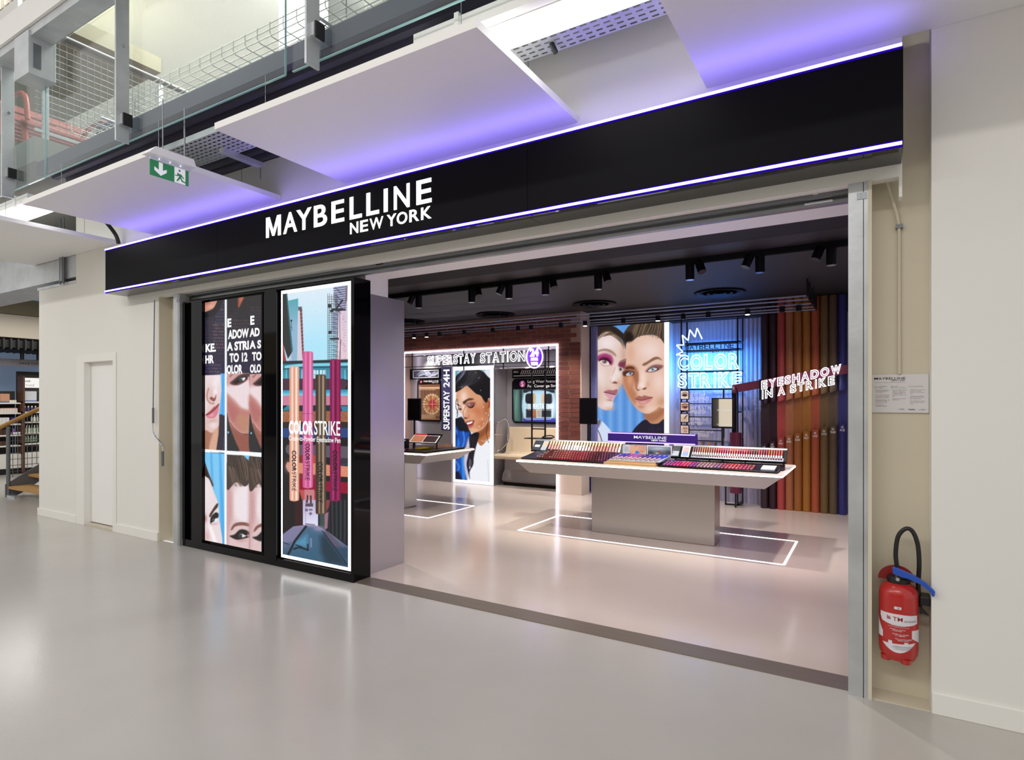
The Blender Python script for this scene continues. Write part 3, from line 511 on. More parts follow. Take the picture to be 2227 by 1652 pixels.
# perforated cable tray
def perforated(a, b, y0, y1, z):
    m = MB(); px, py = .062, .042; nx, ny = int((b - a) / px), int((y1 - y0) / py)
    for i in range(nx):
        for j in range(ny):
            X, Y = a + i * px, y0 + j * py; s0, s1, u0, u1 = X + .012, X + .05, Y + .014, Y + .028
            m.quad((X, Y, z), (X, u0, z), (X + px, u0, z), (X + px, Y, z)); m.quad((X, u1, z), (X, Y + py, z), (X + px, Y + py, z), (X + px, u1, z)); m.quad((X, u0, z), (X, u1, z), (s0, u1, z), (s0, u0, z)); m.quad((s1, u0, z), (s1, u1, z), (X + px, u1, z), (X + px, u0, z))
    e = y0 + ny * py; m.box(a, b, y0 - .002, y0, z, z + .05).box(a, b, e, e + .002, z, z + .05); return m
for a, b, lab in ((-5.6, -3.7, 'perforated cable tray above the gap behind the exit sign'), (-2.6, .3, 'perforated cable tray beside the bright linear lamp at the top')):
    t = thing('cable_tray', lab, 'cable tray', ((a + b) / 2, 2.98, 3.64)); perforated(a, b, 2.80 if a < -3 else 3.0, 3.14 if a < -3 else 3.22, 3.64).build('tray', 'galv', t)
    if a < -3: MB().prism([(3.0, 3.60), (3.36, 3.60), (3.40, 3.62), (3.40, 3.64), (3.0, 3.64)], 'x', -4.66, -4.60).build('bracket', 'galv', t); MB().tube([(-4.63, 3.37, 3.60), (-4.63, 3.37, 3.50)], .005).build('bolt', 'steel', t)
    else: MB().tube([(-1.62, 3.12, 3.64), (-1.60, 3.14, 3.585)], .016).build('clip', 'black_metal', t)
one('wall_trunking', MB().box(-3.99, -3.90, 2.9, 3.62, 3.62, 3.70), 'white_panel', 'white square trunking running to the facade above the exit sign gap', 'trunking')
# exit sign
ex = thing('exit_sign', 'green emergency exit sign with down arrow and running figure, hung between ceiling panels', 'exit sign', (-4.55, 2.53, 3.205))
mat('exit_green', '#2f7f4f', .4, emit=.25, ecol='#2f7f4f'); mat('exit_white', '#e4e4e6', .4, emit=.35, ecol='#e4e4e6')
EY0, EY1, EZ0, EZ1 = 2.385, 2.675, 3.207, 3.323; mat('clear_plastic', '#d9dbe6', .2, spec=.6)
BX(-4.553, -4.547, EY0, EY1, EZ0, EZ1).build('plate', 'exit_green', ex)
MB().prism([(EY0 - .03, 3.352), (EY1 + .035, 3.352), (EY1 + .015, 3.41), (EY0 + .02, 3.41)], 'x', -4.60, -4.50).build('lamp_housing', 'white_panel', ex)
BX(-4.556, -4.544, EY0, EY1 + .01, EZ1, 3.352).build('light_guide', 'clear_plastic', ex)
for y in (2.45, 2.53, 2.61): MB().lathe(-4.5445, y, [(.001, 3.337), (.005, 3.340), (.001, 3.343)], 8).build('led', 'tiny_lit', ex)
def eq(pts): return [(EY0 + u * (EY1 - EY0), EZ0 + v * (EZ1 - EZ0)) for u, v in pts]
MB().prism(eq([(.62, .0), (.91, .0), (.91, 1), (.62, 1)][:4]), 'x', -4.5468, -4.5462).build('door_field', 'exit_white', ex)
MB().prism(eq([(.22, .96), (.32, .96), (.32, .48), (.42, .62), (.42, .42), (.27, .12), (.11, .38), (.11, .60), (.22, .46)]), 'x', -4.5468, -4.5455).build('arrow', 'exit_white', ex)
man = [[(.70, .70), (.74, .62), (.80, .62), (.88, .40), (.86, .36), (.80, .48), (.80, .40), (.84, .24), (.95, .16), (.94, .10), (.81, .16), (.775, .34), (.70, .10), (.67, .13), (.74, .42), (.745, .52), (.71, .44), (.63, .44), (.63, .49), (.69, .50)],
       [(.725, .84), (.74, .90), (.77, .90), (.785, .84), (.77, .77), (.74, .77)]]
for q in man: MB().prism(eq(q), 'x', -4.5461, -4.5452).build('figure' if len(q) > 8 else 'figure_head', 'exit_green', ex)
for y in (2.48, 2.645): MB().tube([(-4.55, y, 3.41), (-4.55, y, 3.80)], .006 if y > 2.5 else .004).build('rod', 'steel', ex)
# ------------------------------------------------------------------ upper floor: deck, slab, walls
mat('deck', '#4f4c5e', .5, .3);  mat('slab', '#8e8c86', .7); mat('upper_wall', '#eae8e4', .6); mat('olive', '#6d6650', .7)
m = MB(); X = -6.9
pts = []
y = 2.66
while y < 3.62: pts += [(y, 3.80), (y + .05, 3.80), (y + .065, 3.845), (y + .115, 3.845)]; y += .13
pts += [(3.63, 3.80), (3.63, 3.92), (2.66, 3.92)]
struct(m.prism(pts, 'x', -7.15, -2.6).build('ceiling_deck', 'deck'))
q3 = [p for p in pts if p[0] < 3.12]; q3 = q3[:-1] + [(3.10, 3.80), (3.10, 3.92), (2.66, 3.92)]; struct(MB().prism(q3, 'x', -2.6, 5.5).build('ceiling_deck_right', 'deck')); struct(MB().box(-2.6, 5.5, 3.08, 3.72, 4.2, 4.26).box(-2.6, 5.5, 3.08, 3.10, 3.92, 4.2).build('ceiling_light_stop', 'slab'))  # last piece: unseen slab and upstand added to stop upper lamp light leaking in
struct(BX(-13, -7.2, 2.66, 7.9, 3.95, 4.2).build('floor_upper', 'slab'))
struct(MB().box(-14, 5.5, 8.0, 8.2, 3.9, 7.2).box(-14.2, -14, 2.6, 8.2, 3.9, 7.2).build('wall_upper', 'upper_wall'))
struct(BX(-14, 5.5, 2.3, 8.2, 7.0, 7.1).build('ceiling_upper', 'upper_wall'))
struct(BX(-7.15, 5.5, 3.70, 8.0, 3.80, 3.92).build('floor_roof', 'slab'))
one('upper_column', BX(-6.5, -5.6, 5.0, 5.6, 3.92, 7.0), 'upper_wall', 'broad pale column on the upper floor behind the glass balustrade', 'column')
one('upper_beam', MB().box(-4.8, 3, 4.6, 5.0, 5.0, 5.35).box(-4.8, 3, 4.55, 5.05, 4.98, 5.0), 'deck', 'dark violet-lit beam on the upper floor behind the glass', 'beam')
# glass balustrade
gb = thing('glass_balustrade', 'clear glass balustrade of the upper floor with galvanised flat posts, top left', 'balustrade', (-4.6, 2.6, 3.69))
panes = ((-9.3, -6.80), (-6.785, -3.315), (-3.24, .9), )
for a, b in panes:
    g = BX(a, b, 2.594, 2.606, 3.69, 4.90).build('glass_pane', 'glass', gb)
    MB().box(a, b, 2.593, 2.607, 3.684, 3.69).box(b, b + .004, 2.593, 2.607, 3.69, 4.90).build('pane_edge', 'glass_edge', g)
for x, z0 in ((-7.482, 3.60), (-5.257, 3.66), (-2.981, 3.62), (-.75, 3.62)):
    p = MB().prism([(2.49, z0), (2.594, z0), (2.594, 5.05), (2.49, 5.05)], 'x', x - .018, x).build('post', 'galv', gb, bevel=.002)
    c = BX(x - .02, x + .03, 2.52, 2.592, 3.80, 3.88).build('clamp', 'galv', p); BX(x + .028, x + .04, 2.53, 2.60, 3.79, 3.89).build('gasket', 'black', p)
    for z in (3.84, 4.45): MB().tube([(x, 2.545, z), (x + .012, 2.545, z)], .014, 6).build('bolt', 'chrome', p)
rl = MB().prism([(2.42, 4.90), (2.60, 4.90), (2.60, 4.93), (2.50, 5.0), (2.50, 5.10), (2.42, 5.10)], 'x', -10, -3.0).build('top_rail', 'galv', gb)
BX(-10, -3, 2.395, 2.418, 4.98, 5.22).build('handrail', 'white_panel', gb)
bxs = MB().box(-6.93, -6.63, 2.40, 2.62, 4.55, 4.95).build('junction_box', 'galv', gb, bevel=.004); BX(-6.629, -6.625, 2.44, 2.50, 4.62, 4.84).build('cover_plate', 'grey_metal', gb, )
# mesh railing on the upper floor
mr = thing('mesh_railing', 'wire mesh railing with dark handrail on the upper floor behind the glass', 'railing', (-7.25, 3.6, 4.2))
MB().tube([(-7.25, 2.68, 5.33), (-7.25, 5.2, 5.33)], .032, 12).build('handrail', 'rail_brown', mr, True)
BX(-7.262, -7.238, 2.68, 5.2, 4.275, 4.30).build('bottom_rail', 'galv', mr)
m = MB()
for k in range(39): y = 2.70 + k * .065; m.tube([(-7.25, y, 4.30), (-7.25, y, 5.30)], .0028, 4, False)
for k in range(15): z = 4.35 + k * .065; m.tube([(-7.247, 2.68, z), (-7.247, 5.2, z)], .0028, 4, False)
stuff(m.build('wire_mesh', 'grey_metal', mr))
for y in (2.75, 3.9, 5.1): BX(-7.28, -7.24, y, y + .05, 4.2, 5.30).build('post', 'galv', mr)
# red bench and dark chair on the upper floor
mat('red_wood', '#9a4a3c', .55, var=.15, vscale=6); mat('navy', '#3d3f5c', .45)
b = thing('slatted_bench', 'brick red slatted wooden bench with armrests on the upper floor', 'bench', (-8.35, 3.35, 4.2))
for k in range(6): BX(-8.72 + k * .12, -8.63 + k * .12, 2.85, 3.85, 4.62, 4.645).build('seat_slat', 'red_wood', b)
for y in (2.9, 3.75):
    for x0, x1 in ((-8.75, -8.62), (-8.0, -8.12)): MB().tube([(x0, y, 4.2), (x1, y, 4.63)], .03, 6).build('leg', 'red_wood', b)
    MB().tube(spline([(-8.7, y, 4.63), (-8.72, y, 4.95), (-8.4, y, 5.02), (-8.1, y, 4.95), (-8.02, y, 4.66)], False), .026, 6).build('armrest', 'red_wood', b)
for k in range(4): BX(-8.80 - k * .02, -8.775 - k * .02, 2.85, 3.85, 4.72 + k * .1, 4.79 + k * .1).build('back_slat', 'red_wood', b)
b = thing('slatted_table', 'brick red slatted table with crossed legs on the upper floor', 'table', (-8.0, 4.3, 4.2))
for k in range(5): BX(-8.35 + k * .12, -8.25 + k * .12, 3.95, 4.75, 4.90, 4.925).build('top_slat', 'red_wood', b)
for y in (4.05, 4.62):
    for x0, x1 in ((-8.35, -7.8), (-7.75, -8.3)): MB().tube([(x0, y, 4.2), (x1, y, 4.9)], .025, 6).build('leg', 'red_wood', b)
b = thing('shell_chair', 'dark navy shell chair on the upper floor behind the mesh railing', 'chair', (-7.75, 3.75, 4.2))
MB().lathe(-7.75, 3.70, [(.02, 4.63), (.16, 4.635), (.22, 4.68), (.235, 4.78), (.225, 4.78), (.205, 4.69), (.15, 4.655), (.02, 4.65)], 20).build('seat_shell', 'navy', b, True)
for sx in (-1, 1):
    for sy in (-1, 1): MB().tube([(-7.75 + sx * .1, 3.70 + sy * .1, 4.635), (-7.75 + sx * .2, 3.70 + sy * .2, 4.2)], .012, 6).build('leg', 'navy', b)
# wire basket cable tray behind the glass
bt = thing('wire_basket_tray', 'pale wire basket cable tray running behind the glass balustrade', 'cable tray', (-4.6, 3.05, 4.30)); m = MB()
mat('wire', '#d9d6cc', .4)
for y, z in ((2.92, 4.39), (2.92, 4.345), (2.93, 4.305), (2.99, 4.30), (3.05, 4.30), (3.11, 4.30), (3.17, 4.305), (3.18, 4.345), (3.18, 4.39)): m.tube([(-7.1, y, z), (-1.5, y, z)], .004, 5, False)
for k in range(38): x = -7.05 + k * .15; m.tube([(x, 2.92, 4.40), (x, 2.92, 4.32), (x, 2.94, 4.297), (x, 3.16, 4.297), (x, 3.18, 4.32), (x, 3.18, 4.40)], .004, 5, False)
stuff(m.build('wire_mesh', 'wire', bt))
for x in (-6.4, -3.4): MB().tube([(x, 2.90, 4.285), (x, 3.22, 4.285)], .012, 6).build('bearer', 'galv', bt); MB().tube([(x, 3.21, 4.285), (x, 3.21, 4.6)], .005, 5).build('rod', 'steel', bt)
# gallery far up left
ug = thing('upper_gallery', 'white gallery railing over an olive soffit in the top left corner', 'gallery', (-10.5, 3.4, 6.0))
BX(-13.5, -8.3, 2.95, 4.5, 6.0, 6.2).build('soffit', 'olive', ug); BX(-13.5, -8.3, 2.91, 2.95, 5.98, 6.12).build('edge_board', 'white_panel', ug)
for k in range(30): MB().tube([(-13.2 + k * .16, 2.93, 6.12), (-13.2 + k * .16, 2.93, 6.95)], .012, 6).build('baluster', 'white_panel', ug)
# ------------------------------------------------------------------ duct on the left wall
du = thing('ventilation_duct', 'square galvanised ventilation duct beside the white wall, below the left ceiling panel', 'duct', (-10.3, 3.75, 3.09))
BX(-13.0, -8.66, 3.64, 4.15, 3.12, 3.62).build('duct_body', 'galv', du); BX(-9.0, -8.95, 3.60, 4.2, 3.09, 3.66).build('flange', 'steel', du); BX(-9.75, -8.66, 3.635, 3.66, 3.04, 3.075).build('support_rail', 'galv', du)
for x in (-9.02, -8.93): MB().tube([(x, 3.61, 3.05), (x, 3.61, 3.9)], .012, 6).build('threaded_rod', 'grey_metal', du)
cbl = MB().tube(spline([(-7.58, 3.2, 3.79), (-7.55, 3.4, 3.66), (-7.50, 3.54, 3.48), (-7.47, 3.57, 3.36)], False), .022, 8)
one('cable_bundle', cbl, 'black_metal', 'black cable bundle bending down beside the left end of the fascia', 'cable')
# ------------------------------------------------------------------ right niche: conduit, info plate, extinguisher
cd = thing('wall_conduit', 'thin cream conduit bending down the right niche to the white info plate', 'conduit', (.11, 3.75, 1.68))
MB().tube(spline([(.055, 3.72, 2.70), (.075, 3.735, 2.62), (.10, 3.75, 2.52), (.108, 3.757, 2.45), (.109, 3.76, 2.35), (.109, 3.76, 1.69)], False), .008, 8).build('pipe', 'cream', cd, True)
BX(.093, .125, 3.745, 3.775, 2.455, 2.475).build('clip', 'grey_metal', cd)
NY_ = 3.768; ip = thing('info_plate', 'white information plate with green headings above the fire extinguisher', 'sign', (.11, NY_, 1.48))
mat('plate_white', '#dcd8da', .5)
a0, a1, b0, b1 = xy(1896, 850, NY_)[0], xy(2020, 850, NY_)[0], xy(1958, 897, NY_)[1], xy(1958, 813.5, NY_)[1]
BX(a0, a1, NY_ - .004, NY_ + .005, b0, b1).build('plate', 'plate_white', ip)
ipx = lambda u: a0 + (u - 200) / 1590 * (a1 - a0); ipz = lambda v: b1 - (v - 290) / 1060 * (b1 - b0)
def it(s_, u0, u1, v0, v1, m_, off=.0): text('lettering', s_, ipx(u0), ipx(u1), ipz(v1), ipz(v0), NY_ - .0055, m_, ip, off=off, res=1)
it('MAYBELLINE', 275, 1150, 370, 432, 'text_black', .02); it('NEW YORK', 755, 1145, 447, 475, 'text_black', .015); it('3D Tree concept integrates eco design principles by today', 280, 1130, 500, 526, 'text_grey')
it('ECO CONCEPTION', 275, 640, 608, 635, 'text_green'); it('& MATERIALS', 275, 550, 645, 672, 'text_green'); it('REDUCED', 750, 950, 612, 638, 'text_green'); it('ELECTRICAL IMPACT', 750, 1180, 648, 672, 'text_green'); it('DIGITAL SERVICES', 1240, 1625, 618, 645, 'text_green')
for col_, lines in ((310, ['Mechanical assemblies for', 'easier dismantling and', 'transportation', '', '100% of the displays will', 'be recyclable or reusable', 'at the end of their life', '', 'Dismantled Pallets to all', 'merchandising modules', 'and wholesalers of PV', '', '100% made of eco', 'sustainable materials']),
                    (790, ['Disposition LEDs optimised', 'lighting: resulted in a', 'reduction of electrical', 'consumption of 30%', 'during the lifespan of the', 'unit', '', 'Full space to fit up your', 'lighting only']),
                    (1285, ['Virtual Try-On: experience', 'your perfect makeup', 'shades in try a look app', 'tool', '', 'Foundation Shade Finder:', 'find your perfect formula', 'fits 5 shade, match', '', 'Brow Play Studio: find the', 'perfect solution of your', 'brows'])):
    for k, l_ in enumerate(lines):
        if l_: it(l_, col_, col_ + 15.5 * len(l_), 712 + k * 34, 740 + k * 34, 'text_grey')
it("L'OREAL", 955, 1130, 1235, 1270, 'text_grey'); it('RetailLab', 1240, 1420, 1240, 1276, 'text_black', .02); it("L'OREAL", 1525, 1695, 1245, 1280, 'text_grey')
fe = thing('fire_extinguisher', 'red fire extinguisher with black hose and blue lever hanging in the right niche', 'fire extinguisher', (.105, 3.675, .21))
mat('fire_red', '#b3201c', .25, coat=.3); mat('dark_red', '#8c1414', .4); mat('blue_plastic', '#2350b4', .35); mat('rubber', '#141416', .45); mat('label_white', '#ddd6dc', .5)
cx, cy = .103, 3.66
MB().lathe(cx, cy, [(.05, .228), (.072, .238), (.084, .265), (.0865, .29), (.0865, .555), (.084, .58), (.069, .608), (.045, .622), (.02, .628)], 40).build('cylinder', 'fire_red', fe, True)
for k in range(4): a = k * PI / 2 + .5; MB().lathe(cx + .06 * math.cos(a), cy + .06 * math.sin(a), [(.014, .222), (.022, .226), (.026, .25)], 10).build('foot', 'fire_red', fe, True)
MB().lathe(cx, cy, [(.02, .612), (.05, .616), (.052, .642), (.045, .650), (.02, .652)], 24).build('collar', 'rubber', fe, True)
MB().lathe(cx - .005, cy, [(.012, .65), (.013, .672), (.011, .688)], 12).build('hose_fitting', 'chrome', fe, True)
MB().tube([(cx - .005, cy - .05, .645), (cx - .005, cy - .057, .645)], .009, 10).build('pressure_gauge', 'chrome', fe, True)
MB().tube(spline([(cx - .005, cy, .685), (cx - .012, cy, .76), (cx - .002, cy, .85), (cx + .03, cy, .895), (cx + .06, cy, .885), (cx + .082, cy, .82), (cx + .088, cy, .72), (cx + .085, cy + .02, .60), (cx + .092, cy + .03, .50)], False), .0105, 10).build('hose', 'rubber', fe, True)
lv = [(-.028, .70), (-.02, .706), (.02, .692), (.07, .672), (.115, .645), (.15, .61), (.148, .585), (.138, .583), (.13, .605), (.09, .635), (.04, .655), (.01, .66), (-.026, .672)]
MB().prism([(cx + p, q) for p, q in lv], 'y', cy - .062, cy - .037).build('lever', 'blue_plastic', fe, bevel=.003)
MB().prism([(cx - .09 + .165 * (1 - math.cos(t)) / 2 * 1.0, .62 + .075 * math.sin(t)) for t in np.linspace(0, PI, 14)], 'y', cy + .03, cy + .045).build('wall_hook_plate', 'dark_red', fe)
MB().box(cx + .09, cx + .135, cy + .0, cy + .09, .515, .56).build('bracket', 'rubber', fe, bevel=.005); MB().prism([(cx + .088, .515), (cx + .112, .49), (cx + .128, .472), (cx + .10, .478), (cx + .09, .47)], 'y', cy - .01, cy + .01).build('clip', 'rubber', fe)
def wrap(pts, name, m_, r=.0872, n=8):
    """a label patch bent round the cylinder; pts are (angle deg from front, z) outline given as upper and lower edge lists"""
    up, lo = pts; b_ = MB(); N = len(up)
    for (a1_, z1), (a2_, z2) in zip(up, lo):
        for a_, z_ in ((a1_, z1), (a2_, z2)): q = math.radians(a_) - PI / 2 + math.atan2(cx, cy) * -1; b_.v.append((cx + r * math.cos(q), cy + r * math.sin(q), z_))
    b_.f = [(2 * i, 2 * i + 1, 2 * i + 3, 2 * i + 2) for i in range(N - 1)]; return b_.build(name, m_, fe, True)
A_ = np.linspace(-62, 64, 17)
wrap(([(a, .478 - .004 * abs(a) / 60) for a in A_], [(a, .432 - .012 * math.sin((a + 62) / 126 * PI) + (.02 if a < -55 else 0)) for a in A_]), 'label_band', 'label_white')
wrap(([(a, .322 + .015 * (a + 50) / 100) for a in np.linspace(-52, 55, 15)], [(a, .322 + .015 * (a + 50) / 100 - .045 * math.sin((a + 52.5) / 108 * PI)) for a in np.linspace(-52, 55, 15)]), 'label_swoosh', 'label_white')
wrap(([(a, .44 - .06 * (a + 80) / 28) for a in np.linspace(-82, -50, 6)], [(a, .345) for a in np.linspace(-82, -50, 6)]), 'label_side', 'label_white'); wrap(([(a, .40) for a in np.linspace(40, 80, 6)], [(a, .36 - .03 * (a - 40) / 40) for a in np.linspace(40, 80, 6)]), 'label_side', 'label_white')
def wtext(s_, a0_, a1_, z0, z1, m_, off=.01):
    me, co = glyphs(s_, off, 0, 0, 1); lo, hi = co.min(0), co.max(0); u = (co[:, 0] - lo[0]) / (hi[0] - lo[0]); v = (co[:, 1] - lo[1]) / (hi[1] - lo[1])
    q = np.radians(a0_ + u * (a1_ - a0_)) - PI / 2; P3 = np.stack([cx + .0878 * np.cos(q), cy + .0878 * np.sin(q), z0 + v * (z1 - z0)], 1) - np.array(WL[fe])
    me.vertices.foreach_set('co', P3.astype(np.float32).ravel()); me.materials.clear(); me.materials.append(MATS[m_]); me.update(); link('lettering', me, fe)
wtext('TM', -18, 10, .443, .463, 'dark_red', .02); wtext('INCENDIE', 15, 55, .441, .450, 'text_grey'); wtext('EXTINCTEUR', -22, 16, .418, .427, 'label_white', .02); wtext('A EAU PULVERISEE AVEC ADDITIF', -32, 30, .411, .415, 'label_white')
for k, (s1, s2) in enumerate((('ENLEVER LA GOUPILLE', 'DE SECURITE'), ('LEVER LE LEVIER', 'DE COMMANDE'), ('VISER LA BASE DES FLAMMES', 'PRESSER LA GACHETTE'))): wtext(s1, -26 + k * 7, 18 + k * 10, .398 - k * .023, .404 - k * .023, 'label_white'); wtext(s2, -18 + k * 7, 8 + k * 10, .391 - k * .023, .397 - k * .023, 'label_white')
wtext('UTILISABLE SUR INSTALLATIONS', -15, 40, .315, .320, 'text_grey'); wtext('ELECTRIQUES SOUS TENSION', -20, 40, .308, .313, 'text_grey'); wtext('A UNE DISTANCE DE 1 M', -15, 35, .301, .306, 'text_grey')
for a in (-24, 22): wrap(([(q_, .340) for q_ in np.linspace(a - 6, a + 6, 5)], [(q_, .322) for q_ in np.linspace(a - 6, a + 6, 5)]), 'pictogram', 'label_white')
q = [( -48, .465), (-30, .465)]
for k in range(3): wrap(([(-34 + k * 4, .462 - .006 * (k % 2)), (-32 + k * 4, .468 - .004 * k)], [(-34 + k * 4, .446), (-31 + k * 4, .446)]), 'flame_mark', 'dark_red', .0882)
wrap(([(q_, .515) for q_ in np.linspace(-12, 8, 7)], [(q_, .502) for q_ in np.linspace(-12, 8, 7)]), 'number_tag', 'label_white', .0875); wtext('43', -5, 2, .505, .512, 'text_black')
# ------------------------------------------------------------------ shop ceiling: track, spots, vents, slats
mat('spot_black', '#0c0c10', .35, .2); mat('slat', '#a3acc6', .3, .3); mat('lens', '#9a9aa6', .2, .8)
tr = thing('light_track', 'black ceiling track carrying pairs of spotlights across the shop', 'track', (-3.5, 6.2, 2.95)); BX(-8.2, -.12, 6.17, 6.22, 2.945, 2.999).build('rail', 'spot_black', tr); BX(-8.2, -.12, 6.185, 6.205, 2.94, 2.945).build('groove', 'black_matte', tr)
def ceiling_spot(x, y, z, lab, tilt, grp='spotlights on the black track', r=.045, lit=False, L_=.16, name='spotlight'):
    t = thing(name, lab, 'spotlight', (x, y, z - L_), grp)
    MB().lathe(x, y, [(r, z - L_), (r, z)], 14).build('body', 'spot_black', t, True)
    MB().lathe(x, y, [(r * .85, z - L_ - .004), (r * .85, z - L_)], 14).build('lens', 'spot_lit' if lit else 'lens', t)
    if tilt: MB().tube([(x + tilt * .09, y, z + .01), (x + tilt * .13, y - .03, z - .10)], r * .95, 12).build('gimbal_head', 'spot_black', t, True)
    return t
SP = [(-5.20, -1), (-4.34, 1), (-3.79, -1), (-3.29, 1), (-2.63, 1), (-1.62, 1), (-.95, -1), (-.34, -1)]
for i, (x, tl) in enumerate(SP): ceiling_spot(x, 6.19, 2.945, f'black cylinder spotlight pair, {ordinal(i + 1)} from the left on the front ceiling track', tl)
for i, (x, y) in enumerate(((-7.32, 8.38), (-5.46, 8.48), (-3.6, 8.32), (-1.78, 8.31))):
    pr = []
    t = thing('ceiling_vent', f'round black ceiling air vent, {ordinal(i + 1)} from the left above the slats', 'vent', (x, y, 2.98), 'round ceiling vents')
    for r in (.30, .22, .14, .06): MB().lathe(x, y, [(r, 2.985), (r + .03, 2.978), (r + .03, 2.999), (r, 2.999)], 32).build('ring', 'black_satin', t, True)
sl = thing('slat_baffle', 'row of long blue-grey metal slats hung below the shop ceiling', 'ceiling slats', (-4.5, 8.6, 2.79))
for y in (7.93, 8.22, 8.60, 8.92, 9.18):
    BX(-8.6, -.69, y, y + .022, 2.79, 2.806).build('slat', 'slat', sl); BX(-.70, -.68, y - .01, y + .04, 2.79, 3.0).build('hanger', 'black_metal', sl)
for x in (-7.0, -5.2, -3.6, -1.9): MB().tube([(x, 8.24, 2.83), (x, 8.24, 2.999)], .003, 5).build('wire', 'steel', sl)
struct(BX(-4.1, -.1, 9.34, 9.60, 2.79, 2.999).build('trim_7', 'dark_ceiling'))
for i, (x, lit) in enumerate(((-7.35, 1), (-7.05, 1), (-6.75, 0), (-6.2, 0), (-5.6, 0), (-5.1, 0), (-4.85, 0), (-4.3, 0), (-3.88, 1), (-3.25, 0), (-2.72, 1), (-2.35, 0), (-2.0, 0), (-1.48, 1), (-1.05, 0), (-.85, 0))):
    ceiling_spot(x, 8.615, 2.79, f"{'lit' if lit else 'unlit'} black spotlight under the ceiling slats, {ordinal(i + 1)} from the left", 0, 'spotlights under the ceiling slats', .035, bool(lit), .075, 'slat_spotlight')
# shop lamps (light of the track spots and of the wall washers)
for x, pw in ((-5.2, 150), (-4.0, 150), (-2.9, 190), (-1.6, 190), (-.5, 150)): spot('track_light', (x, 6.19, 2.76), (x + .1, 7.2, 0), pw, 85, .8)
for x, ty, pw in ((-7.2, 9.1, 85), (-5.4, 9.3, 85), (-4.3, 9.0, 85), (-3.4, 9.3, 85), (-2.2, 9.6, 85), (-1.0, 9.3, 24), (-.4, 9.3, 24)): spot('wall_wash_light', (x, 8.1, 2.74), (x, ty, .6), pw, 80, .8)
for x in (-5.2, -3.3, -1.4): spot('entrance_light', (x, 4.9, 2.9), (x + .2, 4.9, 0), 110, 120, 1)
# ------------------------------------------------------------------ brick wall and station opening
mat('mortar', '#a58a7b', .85); mat('brick', '#743d31', .8, var=.3, vscale=9, bump=.3, bscale=60); mat('beige_panel', '#c2b0a2', .5); mat('station_metal', '#a6a2a4', .3, .5, bump=.02, bscale=120, stretch=(1, 1, 40))
mat('brick2', '#7a4234', .8, var=.25, vscale=9, bump=.3, bscale=60); mat('brick3', '#69352c', .8, var=.3, vscale=9, bump=.3, bscale=60)
BY = 8.93
bw = struct(MB().box(-8.7, -4.107, BY, BY + .22, 2.49, 3.0).box(-8.7, -7.885, BY, BY + .22, 0, 2.49).box(-4.50, -4.107, BY, BY + .22, .43, 2.49).build('wall_brick', 'mortar', origin=(-6, BY, 0)))
WL[bw] = Vector((-6, BY, 0))
bm_ = []
for k, m_ in enumerate(('brick', 'brick2', 'brick3')):
    me = MB().box(-.0995, .0995, -.008, 0, -.0325, .0325); M_ = bpy.data.meshes.new('brick'); M_.from_pydata(me.v, [], me.f); M_.materials.append(MATS[m_]); bm_.append(M_)
half = []
for k, m_ in enumerate(('brick', 'brick2', 'brick3')):
    me = MB().box(-.0885, .0885, -.008, 0, -.0325, .0325); M_ = bpy.data.meshes.new('brick_half'); M_.from_pydata(me.v, [], me.f); M_.materials.append(MATS[m_]); half.append(M_)
row = 0; z = .47
while z < 2.99:
    o_ = .1055 * (row % 2); spans = [(-8.6, -4.107)] if z > 2.52 else [(-8.3, -7.885), (-4.50, -4.107)]
    for a, b in spans:
        if z > 2.52:
            x = a - o_
            while x < b:
                if x + .21 < b: share('brick', random.choice(bm_), bw, (x + .1055, BY, z))
                x += .211
        elif a < -8:
            share('brick', random.choice(bm_), bw, (b - .1 - .02 - o_ * .8, BY, z))
        else:
            share('brick', random.choice(bm_), bw, ((a + .103) if row % 2 else (a + .292), BY, z)); share('brick', random.choice(half), bw, ((a + .3025) if row % 2 else (a + .0925), BY, z))
            if row % 2: pass
    z += .0768; row += 1
struct(BX(-4.50, -4.107, BY + .002, BY + .22, 0, .42).build('trim_8', 'beige_panel')); struct(BX(-4.107, -4.085, BY, 9.25, 0, 3.0).build('trim_9', 'beige_panel'))
lf = thing('led_frame', 'thin glowing LED frame outlining the subway-style station alcove', 'LED frame', (-6.2, 8.9, 0))
BX(-7.875, -4.505, 8.895, 8.93, 2.462, 2.487).build('top_strip', 'led_frame', lf)
for x in (-7.875, -4.53): BX(x, x + .025, 8.895, 8.93, 0, 2.462).build('side_strip', 'led_frame', lf)
# station shell
struct(MB().box(-8.6, -6.86, 9.14, 9.3, 0, 2.7).box(-8.6, -4.5, 9.60, 9.75, 0, 2.7).box(-8.6, -4.45, 9.10, 9.75, 2.42, 2.48).box(-4.50, -4.40, BY + .23, 9.7, 0, 2.48).build('wall_station', 'station_metal'))
sh = thing('station_shelf', 'chrome luggage ledge across the top of the station alcove', 'shelf', (-5.2, 9.45, 2.10)); MB().box(-5.93, -4.5, 9.30, 9.60, 2.135, 2.155).build('ledge', 'chrome', sh); MB().tube([(-5.93, 9.30, 2.13), (-4.5, 9.30, 2.13)], .016).build('front_tube', 'chrome', sh, True)
